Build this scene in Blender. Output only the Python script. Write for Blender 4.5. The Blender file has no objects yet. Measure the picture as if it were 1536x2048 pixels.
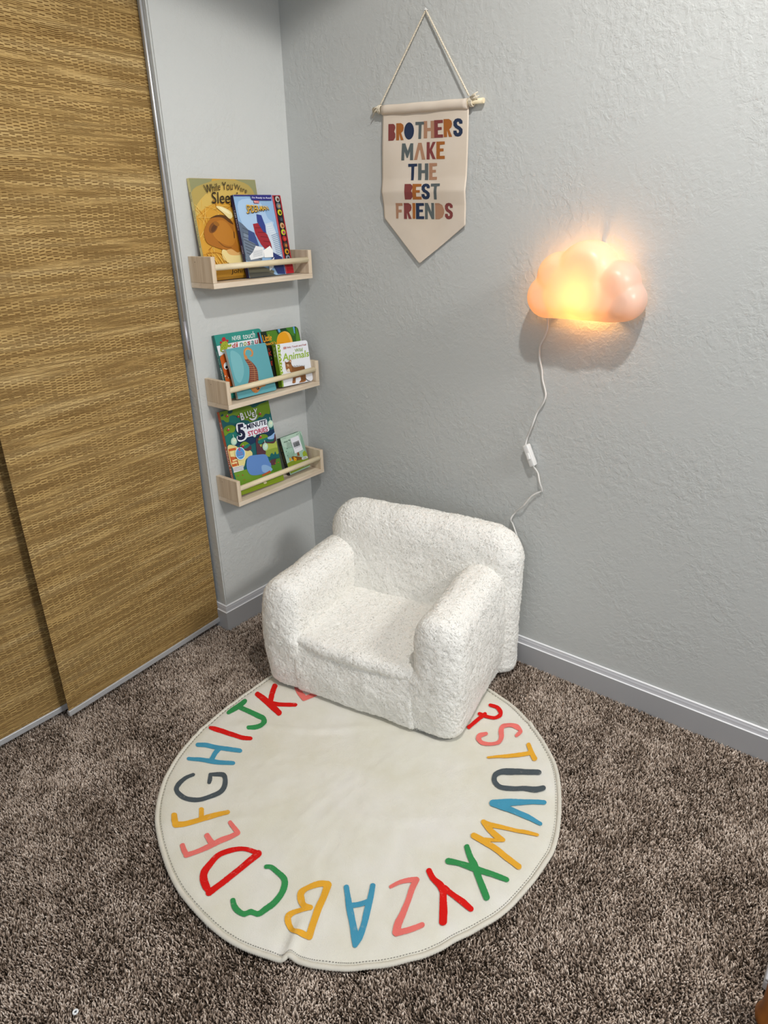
import bpy, bmesh, math, random, json, mathutils
import numpy as np
from mathutils import Vector, Matrix, noise
from math import sin, cos, pi, radians

S = bpy.context.scene
COL = S.collection
random.seed(7)
RNG = np.random.default_rng(11)

# ------------------------------------------------------------------ camera
CAM_LOC = (1.73351, -1.69545, 1.33892)
YAW, PITCH, ROLL = 0.682359, 0.414615, -0.021895
fwd = Vector((-sin(YAW) * cos(PITCH), cos(YAW) * cos(PITCH), -sin(PITCH)))
r0 = Vector((cos(YAW), sin(YAW), 0))
u0 = r0.cross(fwd)
right = r0 * cos(ROLL) + u0 * sin(ROLL)
up = -r0 * sin(ROLL) + u0 * cos(ROLL)
cam_data = bpy.data.cameras.new('camera')
cam_data.sensor_fit = 'VERTICAL'
cam_data.sensor_height = 36.0
cam_data.lens = 1350.19 / 2048 * 36.0
cam_data.clip_start = 0.02
cam = bpy.data.objects.new('camera', cam_data)
M = Matrix((right, up, -fwd)).transposed().to_4x4()
M.translation = Vector(CAM_LOC)
cam.matrix_world = M
COL.objects.link(cam)
S.camera = cam

# ------------------------------------------------------------------ exposure, world, lights
S.view_settings.view_transform = 'Standard'
S.view_settings.look = 'None'
S.view_settings.gamma = 1.0
S.view_settings.exposure = 0.27
S.view_settings.use_curve_mapping = False
W = bpy.data.worlds.new('world')
S.world = W
W.use_nodes = True
W.node_tree.nodes['Background'].inputs[0].default_value = (0.84, 0.92, 1.0, 1)
W.node_tree.nodes['Background'].inputs[1].default_value = 0.42


def spot(name, loc, power, color, size_deg, blend, radius, aim=(0, 0, -1)):
    d = bpy.data.lights.new(name, 'SPOT')
    d.energy = power
    d.color = color
    d.spot_size = radians(size_deg)
    d.spot_blend = blend
    d.shadow_soft_size = radius
    o = bpy.data.objects.new(name, d)
    o.location = loc
    o.rotation_euler = Vector(aim).to_track_quat('-Z', 'Y').to_euler()
    COL.objects.link(o)
    return o


# recessed ceiling downlights: their housings cut the beam off just above the corner
spot('ceiling_downlight', (1.50, -0.92, 2.425), 60, (1.0, 0.975, 0.935), 145.5, 0.08, 0.036)
spot('ceiling_downlight', (3.20, -0.42, 2.425), 210, (1.0, 0.985, 0.955), 168, 0.10, 0.36)
spot('ceiling_downlight', (1.75, -2.95, 2.425), 30, (0.92, 0.96, 1.0), 160, 0.10, 0.050)
spot('ceiling_downlight', (3.10, -2.95, 2.425), 30, (0.80, 0.90, 1.0), 160, 0.10, 0.050)


# ------------------------------------------------------------------ material helpers
def srgb(h):
    h = h.lstrip('#')
    c = [int(h[i:i + 2], 16) / 255 for i in (0, 2, 4)]
    return tuple((x / 12.92 if x <= 0.04045 else ((x + 0.055) / 1.055) ** 2.4) for x in c) + (1.0,)


MATS = {}


def mat(name, col='#cccccc', rough=0.6, metal=0.0, spec=0.4, build=None):
    if name in MATS:
        return MATS[name]
    m = bpy.data.materials.new(name)
    m.use_nodes = True
    nt = m.node_tree
    b = nt.nodes['Principled BSDF']
    b.inputs['Base Color'].default_value = srgb(col)
    b.inputs['Roughness'].default_value = rough
    b.inputs['Metallic'].default_value = metal
    b.inputs['Specular IOR Level'].default_value = spec
    if build:
        build(nt, b)
    MATS[name] = m
    return m


def N(nt, typ, **kw):
    n = nt.nodes.new(typ)
    for k, v in kw.items():
        if k.startswith('_'):
            setattr(n, k[1:], v)
        else:
            n.inputs[k.replace('__', ' ')].default_value = v
    return n


def coords(nt, scale=(1, 1, 1), rot=(0, 0, 0), kind='Object'):
    t = N(nt, 'ShaderNodeTexCoord')
    mp = N(nt, 'ShaderNodeMapping', Scale=scale, Rotation=rot)
    nt.links.new(t.outputs[kind], mp.inputs['Vector'])
    return mp.outputs['Vector']


def ramp(nt, fac, stops):
    r = N(nt, 'ShaderNodeValToRGB')
    while len(r.color_ramp.elements) < len(stops):
        r.color_ramp.elements.new(0.5)
    for e, (p, c) in zip(r.color_ramp.elements, stops):
        e.position = p
        e.color = srgb(c) if isinstance(c, str) else c
    nt.links.new(fac, r.inputs['Fac'])
    return r.outputs['Color']


def bump(nt, b, height, strength, dist, prev=None):
    bp = N(nt, 'ShaderNodeBump', Strength=strength, Distance=dist)
    nt.links.new(height, bp.inputs['Height'])
    if prev is not None:
        nt.links.new(prev, bp.inputs['Normal'])
    nt.links.new(bp.outputs['Normal'], b.inputs['Normal'])
    return bp.outputs['Normal']


def mathn(nt, op, a, bb=0.5, clamp=False):
    n = nt.nodes.new('ShaderNodeMath')
    n.operation = op
    n.use_clamp = clamp
    for i, v in enumerate((a, bb)):
        if isinstance(v, (int, float)):
            n.inputs[i].default_value = v
        else:
            nt.links.new(v, n.inputs[i])
    return n.outputs[0]


def wall_build(col):
    def f(nt, b):
        v = coords(nt)
        n1 = N(nt, 'ShaderNodeTexNoise', Scale=52.0, Detail=5.0, Roughness=0.62, Distortion=0.35)
        nt.links.new(v, n1.inputs['Vector'])
        lump = ramp(nt, n1.outputs['Fac'], [(0.42, (0, 0, 0, 1)), (0.60, (1, 1, 1, 1))])
        n2 = N(nt, 'ShaderNodeTexNoise', Scale=150.0, Detail=3.0, Roughness=0.6, Distortion=0.4)
        nt.links.new(v, n2.inputs['Vector'])
        n3 = N(nt, 'ShaderNodeTexNoise', Scale=5.0, Detail=2.0)
        nt.links.new(v, n3.inputs['Vector'])
        amount = ramp(nt, n3.outputs['Fac'], [(0.38, (0.25, 0.25, 0.25, 1)), (0.62, (1, 1, 1, 1))])
        p = mathn(nt, 'MULTIPLY', lump, amount)
        p2 = mathn(nt, 'MULTIPLY_ADD', n2.outputs['Fac'], 0.45)
        nt.links.new(p, p2.node.inputs[2])
        bump(nt, b, p2, 0.50, 0.0016)
        b.inputs['Base Color'].default_value = srgb(col)
    return f


M_WALL = mat('painted_textured_wall', '#c9cac6', 0.62, spec=0.3, build=wall_build('#c6c8c6'))
M_CEIL = mat('ceiling_paint', '#dcdcda', 0.8)
M_BASE = mat('baseboard_satin_paint', '#aeaeb0', 0.30, spec=0.5)
M_DARK = mat('closet_dark', '#3a3632', 0.8)
M_ALU = mat('brushed_aluminium', '#bdbec0', 0.42, 0.25)
M_CHROME = mat('polished_metal', '#d4d6da', 0.28, 0.55)
M_WHITEP = mat('white_plastic', '#e4e4e2', 0.35)


def attr_build(stops, rough=0.9, extra=None):
    def f(nt, b):
        a = N(nt, 'ShaderNodeAttribute', _attribute_name='tint')
        c = ramp(nt, a.outputs['Fac'], stops)
        nt.links.new(c, b.inputs['Base Color'])
        b.inputs['Roughness'].default_value = rough
        if extra:
            extra(nt, b)
    return f


M_PILE = mat('carpet_yarn', '#776a60', 0.95, spec=0.1, build=attr_build(
    [(0.0, '#33291f'), (0.25, '#6b5b4e'), (0.5, '#a08e80'), (0.75, '#c9b8a9'), (1.0, '#ebdccf')], 0.95))


def carpet_base(nt, b):
    v = coords(nt)
    n = N(nt, 'ShaderNodeTexNoise', Scale=210.0, Detail=2.0, Roughness=0.7)
    nt.links.new(v, n.inputs['Vector'])
    c = ramp(nt, n.outputs['Fac'], [(0.35, '#2c2520'), (0.5, '#5c5149'), (0.65, '#8d8177')])
    nt.links.new(c, b.inputs['Base Color'])
    bump(nt, b, n.outputs['Fac'], 0.8, 0.006)


M_CARPET = mat('carpet_backing', '#443c36', 0.95, spec=0.1, build=carpet_base)
def fleece_body(nt, b):
    v = coords(nt)
    n = N(nt, 'ShaderNodeTexNoise', Scale=300.0, Detail=3.0, Roughness=0.6, Distortion=0.5)
    nt.links.new(v, n.inputs['Vector'])
    bump(nt, b, n.outputs['Fac'], 0.75, 0.0026)


M_FLEECE = mat('white_sherpa_fleece', '#fdfbf5', 0.95, spec=0.05)
M_FLEECE_BODY = mat('white_fleece_pile', '#fdfbf5', 0.95, spec=0.05, build=fleece_body)


def rug_build(nt, b):
    v = coords(nt)
    n = N(nt, 'ShaderNodeTexNoise', Scale=5.5, Detail=4.0, Roughness=0.6)
    nt.links.new(v, n.inputs['Vector'])
    c = ramp(nt, n.outputs['Fac'], [(0.3, '#ddd9c8'), (0.55, '#e4e1d6'), (0.75, '#e8e5df')])
    nt.links.new(c, b.inputs['Base Color'])
    n2 = N(nt, 'ShaderNodeTexNoise', Scale=420.0, Detail=3.0, Roughness=0.7)
    nt.links.new(v, n2.inputs['Vector'])
    n3 = N(nt, 'ShaderNodeTexNoise', Scale=28.0, Detail=5.0, Roughness=0.6, Distortion=0.8)
    nt.links.new(v, n3.inputs['Vector'])
    h = mathn(nt, 'MULTIPLY_ADD', n3.outputs['Fac'], 1.4)
    nt.links.new(n2.outputs['Fac'], h.node.inputs[2])
    bump(nt, b, h, 0.4, 0.003)


M_RUG = mat('cream_short_pile', '#dedacb', 0.92, spec=0.1, build=rug_build)


def dye_build(col):
    def f(nt, b):
        v = coords(nt)
        n = N(nt, 'ShaderNodeTexNoise', Scale=60.0, Detail=5.0, Roughness=0.7)
        nt.links.new(v, n.inputs['Vector'])
        mx = N(nt, 'ShaderNodeMix', _data_type='RGBA')
        mx.inputs[6].default_value = srgb(col)
        mx.inputs[7].default_value = srgb('#d8d0c4')
        fac = ramp(nt, n.outputs['Fac'], [(0.60, (0, 0, 0, 1)), (0.85, (0.45, 0.45, 0.45, 1))])
        nt.links.new(fac, mx.inputs[0])
        nt.links.new(mx.outputs[2], b.inputs['Base Color'])
        n2 = N(nt, 'ShaderNodeTexNoise', Scale=420.0, Detail=3.0)
        nt.links.new(v, n2.inputs['Vector'])
        bump(nt, b, n2.outputs['Fac'], 0.4, 0.003)
    return f


def wood_build(a, c, bcol, scale=(1.2, 26, 26), tone=9.0):
    def f(nt, b):
        v = coords(nt, scale)
        n = N(nt, 'ShaderNodeTexNoise', Scale=3.0, Detail=7.0, Roughness=0.62, Distortion=0.6)
        nt.links.new(v, n.inputs['Vector'])
        c1 = ramp(nt, n.outputs['Fac'], [(0.3, a), (0.52, c), (0.75, bcol)])
        nt.links.new(c1, b.inputs['Base Color'])
        bump(nt, b, n.outputs['Fac'], 0.15, 0.0008)
    return f


# shelf frame of reference: x depth, y length, z height
M_WOOD = mat('pale_aspen_wood', '#cdb99b', 0.55, build=wood_build('#cdbaa2', '#dccbb5', '#e6d8c5', (14, 2.2, 26)))
M_WOODV = mat('pale_aspen_board', '#c5ad8e', 0.55, build=wood_build('#c2ac90', '#d6c3aa', '#e2d2bc', (30, 30, 1.6)))
M_DOWEL = mat('pale_dowel_wood', '#d6c298', 0.5, build=wood_build('#dac79f', '#e6d6b4', '#eee2c6', (26, 3, 26)))
M_BROWN = mat('orange_brown_wood', '#8a5014', 0.4, build=wood_build('#6a3a0c', '#8f5418', '#a8671f', (10, 10, 2)))


def grass_build(nt, b):
    """horizontal reeds crossed by warp threads: rows of staggered dark dashes between longer lines"""
    v = coords(nt)
    sep = N(nt, 'ShaderNodeSeparateXYZ')
    nt.links.new(v, sep.inputs[0])
    Yc, Zc = sep.outputs['Y'], sep.outputs['Z']

    def noi(scale, det=2.0, rough=0.5):
        n = N(nt, 'ShaderNodeTexNoise', Scale=1.0, Detail=det, Roughness=rough)
        nt.links.new(coords(nt, scale), n.inputs['Vector'])
        return n.outputs['Fac']
    wob = noi((1, 5, 5))
    fin = noi((1, 60, 40))
    z = mathn(nt, 'ADD', Zc, mathn(nt, 'ADD', mathn(nt, 'MULTIPLY', wob, 0.030), mathn(nt, 'MULTIPLY', fin, 0.0035)))
    rowp = mathn(nt, 'MULTIPLY', z, 1 / 0.0071)
    f = mathn(nt, 'FRACT', rowp)
    f2 = mathn(nt, 'FRACT', mathn(nt, 'ADD', rowp, 0.5))

    def line(fr, w):     # 1 in the middle of the gap, 0 elsewhere
        d = mathn(nt, 'ABSOLUTE', mathn(nt, 'SUBTRACT', fr, 0.5))
        return mathn(nt, 'SUBTRACT', 1.0, mathn(nt, 'DIVIDE', d, w), True)
    col = mathn(nt, 'SINE', mathn(nt, 'MULTIPLY', mathn(nt, 'ADD', Yc, mathn(nt, 'MULTIPLY', noi((1, 14, 30)), 0.016)), 2 * pi / 0.032))
    a1 = mathn(nt, 'MULTIPLY_ADD', col, 1.6, True); a1.node.inputs[2].default_value = 0.15
    a2 = mathn(nt, 'MULTIPLY_ADD', col, -1.6, True); a2.node.inputs[2].default_value = 0.15
    reg = ramp(nt, noi((1, 3.5, 42), 2.0), [(0.30, (0, 0, 0, 1)), (0.52, (1, 1, 1, 1))])      # where the dashes show
    lon = ramp(nt, noi((1, 6, 170), 3.0), [(0.42, (0, 0, 0, 1)), (0.58, (1, 1, 1, 1))])       # long dark lines
    both = mathn(nt, 'MAXIMUM', line(f, 0.22), line(f2, 0.22))
    dashm = mathn(nt, 'MULTIPLY', mathn(nt, 'ADD', mathn(nt, 'MULTIPLY', line(f, 0.27), a1), mathn(nt, 'MULTIPLY', line(f2, 0.27), a2), True),
                  mathn(nt, 'ADD', mathn(nt, 'MULTIPLY', reg, 0.85), 0.25))
    lines = mathn(nt, 'MULTIPLY', both, mathn(nt, 'ADD', mathn(nt, 'MULTIPLY', lon, 0.95), 0.16))
    dk = mathn(nt, 'MAXIMUM', dashm, lines)
    tone = ramp(nt, noi((1, 1.5, 30), 3.0, 0.6), [(0.3, '#ab8b55'), (0.5, '#bd9d64'), (0.72, '#cfb27b')])
    mx = N(nt, 'ShaderNodeMix', _data_type='RGBA')
    nt.links.new(mathn(nt, 'MULTIPLY', dk, 1.0, True), mx.inputs[0])
    nt.links.new(tone, mx.inputs[6])
    mx.inputs[7].default_value = srgb('#54340f')
    nt.links.new(mx.outputs[2], b.inputs['Base Color'])
    inv = mathn(nt, 'SUBTRACT', 1.0, dk)
    bump(nt, b, inv, 0.6, 0.0020)


M_GRASS = mat('woven_grasscloth', '#ad8850', 0.75, spec=0.2, build=grass_build)


def cloth_build(nt, b):
    v = coords(nt, (900, 900, 900))
    n = N(nt, 'ShaderNodeTexNoise', Scale=1.0, Detail=1.0)
    nt.links.new(v, n.inputs['Vector'])
    n2 = N(nt, 'ShaderNodeTexNoise', Scale=9.0, Detail=3.0)
    nt.links.new(coords(nt), n2.inputs['Vector'])
    c = ramp(nt, n2.outputs['Fac'], [(0.3, '#dccdbb'), (0.7, '#e4d7c8')])
    nt.links.new(c, b.inputs['Base Color'])
    bump(nt, b, n.outputs['Fac'], 0.3, 0.0006)


M_CANVAS = mat('cream_canvas', '#e0d2c2', 0.9, spec=0.1, build=cloth_build)
M_ROPE = mat('cotton_cord', '#ddd2bd', 0.9)


# ------------------------------------------------------------------ mesh helpers
def link(ob, parent=None):
    COL.objects.link(ob)
    if parent is not None:
        ob.parent = parent
    return ob


def tag(o, label=None, cat=None, group=None, kind=None):
    if label: o['label'] = label
    if cat: o['category'] = cat
    if group: o['group'] = group
    if kind: o['kind'] = kind
    return o


def empty(name, loc, rotz=0.0):
    o = bpy.data.objects.new(name, None)
    o.empty_display_size = 0.05
    o.location = loc
    o.rotation_euler = (0, 0, rotz)
    COL.objects.link(o)
    return o


def from_bm(name, bm, mats, parent=None, smooth=False):
    me = bpy.data.meshes.new(name)
    bm.normal_update()
    bm.to_mesh(me)
    bm.free()
    for m in (mats if isinstance(mats, (list, tuple)) else [mats]):
        me.materials.append(m)
    if smooth:
        me.polygons.foreach_set('use_smooth', [True] * len(me.polygons))
    return link(bpy.data.objects.new(name, me), parent)


def box(bm, lo, hi, bevel=0.0, seg=2, mi=0):
    lo, hi = Vector(lo), Vector(hi)
    b2 = bmesh.new()
    bmesh.ops.create_cube(b2, size=1.0)
    for v in b2.verts:
        v.co = Vector([(lo[i] + hi[i]) / 2 + v.co[i] * (hi[i] - lo[i]) for i in range(3)])
    if bevel:
        bmesh.ops.bevel(b2, geom=b2.edges[:], offset=bevel, segments=seg, affect='EDGES', profile=0.5)
    vm = [bm.verts.new(v.co) for v in b2.verts]
    b2.verts.index_update()
    for f in b2.faces:
        nf = bm.faces.new([vm[v.index] for v in f.verts])
        nf.material_index = mi
    b2.free()


def tube(bm, pts, rad, seg=10, cap=True, mi=0, flat=1.0):
    pts = [Vector(p) for p in pts]
    n = len(pts)
    rads = rad if isinstance(rad, (list, tuple)) else [rad] * n
    t = (pts[1] - pts[0]).normalized()
    a = t.orthogonal().normalized()
    rings = []
    for i in range(n):
        t = (pts[min(i + 1, n - 1)] - pts[max(i - 1, 0)]).normalized()
        a = (a - t * a.dot(t)).normalized()
        b = t.cross(a)
        rings.append([bm.verts.new(pts[i] + (a * cos(2 * pi * k / seg) + b * sin(2 * pi * k / seg) * flat) * rads[i]) for k in range(seg)])
    for i in range(n - 1):
        for k in range(seg):
            f = bm.faces.new([rings[i][k], rings[i][(k + 1) % seg], rings[i + 1][(k + 1) % seg], rings[i + 1][k]])
            f.smooth = True
            f.material_index = mi
    if cap:
        f = bm.faces.new(rings[0][::-1]); f.material_index = mi
        f = bm.faces.new(rings[-1]); f.material_index = mi


def catmull(pts, closed=True, n=5):
    P = [np.array(p, float) for p in pts]
    L = len(P)
    out = []
    for i in (range(L) if closed else range(L - 1)):
        a = P[(i - 1) % L] if closed or i > 0 else P[0]
        b = P[i]
        c = P[(i + 1) % L]
        d = P[(i + 2) % L] if closed or i < L - 2 else P[-1]
        for k in range(n):
            t = k / n
            out.append(0.5 * ((2 * b) + (-a + c) * t + (2 * a - 5 * b + 4 * c - d) * t * t + (-a + 3 * b - 3 * c + d) * t ** 3))
    if not closed:
        out.append(P[-1])
    return out


def clip(poly, w, h):
    e = 0.0004
    for ax, lim, sg in ((0, e, 1), (0, w - e, -1), (1, e, 1), (1, h - e, -1)):
        out = []
        for i in range(len(poly)):
            a, b = poly[i - 1], poly[i]
            ia, ib = (a[ax] - lim) * sg >= 0, (b[ax] - lim) * sg >= 0
            if ia != ib:
                t = (lim - a[ax]) / (b[ax] - a[ax])
                out.append(a + (b - a) * t)
            if ib:
                out.append(b)
        poly = out
        if len(poly) < 3:
            return []
    return poly


def ribbon(pts, ws):
    n = len(pts)
    L, R = [], []
    for i in range(n):
        d = pts[min(i + 1, n - 1)] - pts[max(i - 1, 0)]
        d = d / (np.hypot(*d) + 1e-12)
        nn = np.array([-d[1], d[0]]) * ws[i] / 2
        L.append(pts[i] + nn)
        R.append(pts[i] - nn)
    out = list(L)
    for c, d, w, sg in ((pts[-1], pts[-1] - pts[-2], ws[-1], 1),):
        d = d / (np.hypot(*d) + 1e-12); nn = np.array([-d[1], d[0]])
        out += [c + w / 2 * (nn * cos(a) + d * sin(a)) for a in np.linspace(0.5, pi - 0.5, 4)]
    out += R[::-1]
    d = pts[0] - pts[1]; d = d / (np.hypot(*d) + 1e-12); nn = np.array([-d[1], d[0]])
    w = ws[0]
    out += [pts[0] + w / 2 * (nn * cos(a) + d * sin(a)) for a in np.linspace(0.5, pi - 0.5, 4)]
    return out


_TXT = {}


def text_geo(s, bold=0):
    """vertices (unit bbox) and faces of a word in Blender's built-in lettering"""
    key = (s, bold)
    if key in _TXT:
        return _TXT[key]
    cu = bpy.data.curves.new('lettering', 'FONT')
    cu.body = s
    cu.offset = bold * 0.006
    cu.resolution_u = 3
    ob = bpy.data.objects.new('lettering', cu)
    COL.objects.link(ob)
    dg = bpy.context.evaluated_depsgraph_get()
    me = ob.evaluated_get(dg).to_mesh()
    V = np.array([v.co[:2] for v in me.vertices])
    F = [list(p.vertices) for p in me.polygons]
    ob.evaluated_get(dg).to_mesh_clear()
    bpy.data.objects.remove(ob)
    bpy.data.curves.remove(cu)
    lo, hi = V.min(0), V.max(0)
    V = (V - lo) / (hi - lo)
    _TXT[key] = (V, F)
    return V, F


def flat_mat(col, rough=0.4):
    return mat('print_' + col.lstrip('#'), col, rough)


class Flat:
    """layered flat printing: local (u, v) metres on a cover -> 3D"""

    def __init__(s, O, U, V, Nn, w, h, step=0.00006):
        s.O, s.U, s.V, s.N, s.w, s.h, s.step = Vector(O), Vector(U), Vector(V), Vector(Nn), w, h, step
        s.bm = bmesh.new(); s.mats = []; s.k = 1

    def mi(s, col):
        m = flat_mat(col) if isinstance(col, str) else col
        if m not in s.mats:
            s.mats.append(m)
        return s.mats.index(m)

    def p3(s, q, lift):
        return s.O + s.U * float(q[0]) + s.V * float(q[1]) + s.N * lift

    def face(s, col, pts):
        pts = clip([np.array(p, float) for p in pts], s.w, s.h)
        if len(pts) < 3:
            return
        f = s.bm.faces.new([s.bm.verts.new(s.p3(q, s.k * s.step)) for q in pts])
        f.material_index = s.mi(col)
        f.normal_update()
        if f.normal.dot(s.N) < 0:
            f.normal_flip()
        s.k += 1

    def text(s, col, txt, quad, bold=0):
        V, F = text_geo(txt, bold)
        tl, tr, br, bl = [np.array(q, float) for q in quad]
        vs = []
        for x, y in V:
            q = (bl * (1 - x) + br * x) * (1 - y) + (tl * (1 - x) + tr * x) * y
            q = np.array([min(max(q[0], 0.0005), s.w - 0.0005), min(max(q[1], 0.0005), s.h - 0.0005)])
            vs.append(s.bm.verts.new(s.p3(q, s.k * s.step)))
        m = s.mi(col)
        for f in F:
            try:
                nf = s.bm.faces.new([vs[i] for i in f])
            except ValueError:
                continue
            nf.material_index = m
        s.k += 1

    def draw(s, items):
        for it in items:
            q = [np.array(p, float) * 1e-4 for p in (it[2] if it[0] != 't' else it[3])]
            if it[0] == 'p':
                s.face(it[1], q)
            elif it[0] == 'b':
                s.face(it[1], catmull(q, True, 4))
            elif it[0] == 'e':
                a, b = q[1] - q[0], q[2] - q[0]
                s.face(it[1], [q[0] + a * cos(t) + b * sin(t) for t in np.linspace(0, 2 * pi, 20)[:-1]])
            elif it[0] in 'sl':
                ws = [w * 1e-4 for w in it[3]]
                if len(ws) == 1:
                    ws = ws * len(q)
                if it[0] == 's' and len(q) > 2:
                    w2 = []
                    for i in range(len(q) - 1):
                        w2 += [ws[i] + (ws[i + 1] - ws[i]) * k / 4 for k in range(4)]
                    w2.append(ws[-1])
                    q = catmull(q, False, 4)
                    ws = w2
                s.face(it[1], ribbon(q, ws))
            elif it[0] == 't':
                s.text(it[1], it[2], q, it[4])


def fast_mesh(name, V, F3, F4, mats, tint=None, smooth=False, parent=None, n_body=0):
    """big mesh from numpy arrays: V (n,3), F3 (m,3), F4 (k,4); tint per vertex"""
    me = bpy.data.meshes.new(name)
    me.vertices.add(len(V))
    me.vertices.foreach_set('co', V.astype(np.float32).ravel())
    n3, n4 = len(F3), len(F4)
    me.loops.add(n3 * 3 + n4 * 4)
    me.loops.foreach_set('vertex_index', np.concatenate([F3.ravel(), F4.ravel()]).astype(np.int32))
    me.polygons.add(n3 + n4)
    ls = np.concatenate([np.arange(n3) * 3, n3 * 3 + np.arange(n4) * 4]).astype(np.int32)
    me.polygons.foreach_set('loop_start', ls)
    me.update(calc_edges=True)
    if smooth:
        me.polygons.foreach_set('use_smooth', np.ones(n3 + n4, bool))
    for m in mats:
        me.materials.append(m)
    if n_body:
        mi = np.zeros(n3 + n4, np.int32)
        mi[:n_body] = 1
        me.polygons.foreach_set('material_index', mi)
    if tint is not None:
        a = me.attributes.new('tint', 'FLOAT', 'POINT')
        a.data.foreach_set('value', tint.astype(np.float32))
    return link(bpy.data.objects.new(name, me), parent)


def tufts(P, D, T, length, width, bend):
    """three-sided bent yarn ends. P roots, D direction, T side direction (unit), arrays. -> V, F3, F4"""
    n = len(P)
    B = np.cross(D, T)
    B /= np.linalg.norm(B, axis=1)[:, None] + 1e-9
    mid = P + D * (length * 0.55)[:, None] + T * (bend * 0.25)[:, None]
    tip = P + D * length[:, None] + T * bend[:, None]
    rings = []
    for c, w in ((P, width), (mid, width * 1.05)):
        for k in range(3):
            a = 2 * pi * k / 3 + (0.5 if c is mid else 0)
            rings.append(c + (T * cos(a) + B * sin(a)) * (w * 0.5)[:, None])
    V = np.stack(rings + [tip], 1).reshape(-1, 3)
    base = (np.arange(n) * 7)[:, None]
    F4 = np.concatenate([base + np.array([[k, (k + 1) % 3, 3 + (k + 1) % 3, 3 + k]]) for k in range(3)])
    F3 = np.concatenate([base + np.array([[3 + k, 3 + (k + 1) % 3, 6]]) for k in range(3)])
    return V, F3, F4


def vnoise(P, scale, seed=0):
    """cheap smooth value noise, vectorised; P (n,3) -> (n,) 0..1"""
    Q = P * scale + seed * 17.31
    I = np.floor(Q).astype(np.int64)
    Fr = Q - I
    Fr = Fr * Fr * (3 - 2 * Fr)

    def h(i, j, k):
        x = (i * 73856093) ^ (j * 19349663) ^ (k * 83492791) ^ (seed * 2654435)
        x = (x ^ (x >> 13)) * 1274126177
        return ((x ^ (x >> 16)) & 0xffff) / 65535.0
    out = 0
    for dx in (0, 1):
        for dy in (0, 1):
            for dz in (0, 1):
                w = (Fr[:, 0] if dx else 1 - Fr[:, 0]) * (Fr[:, 1] if dy else 1 - Fr[:, 1]) * (Fr[:, 2] if dz else 1 - Fr[:, 2])
                out = out + w * h(I[:, 0] + dx, I[:, 1] + dy, I[:, 2] + dz)
    return out


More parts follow.
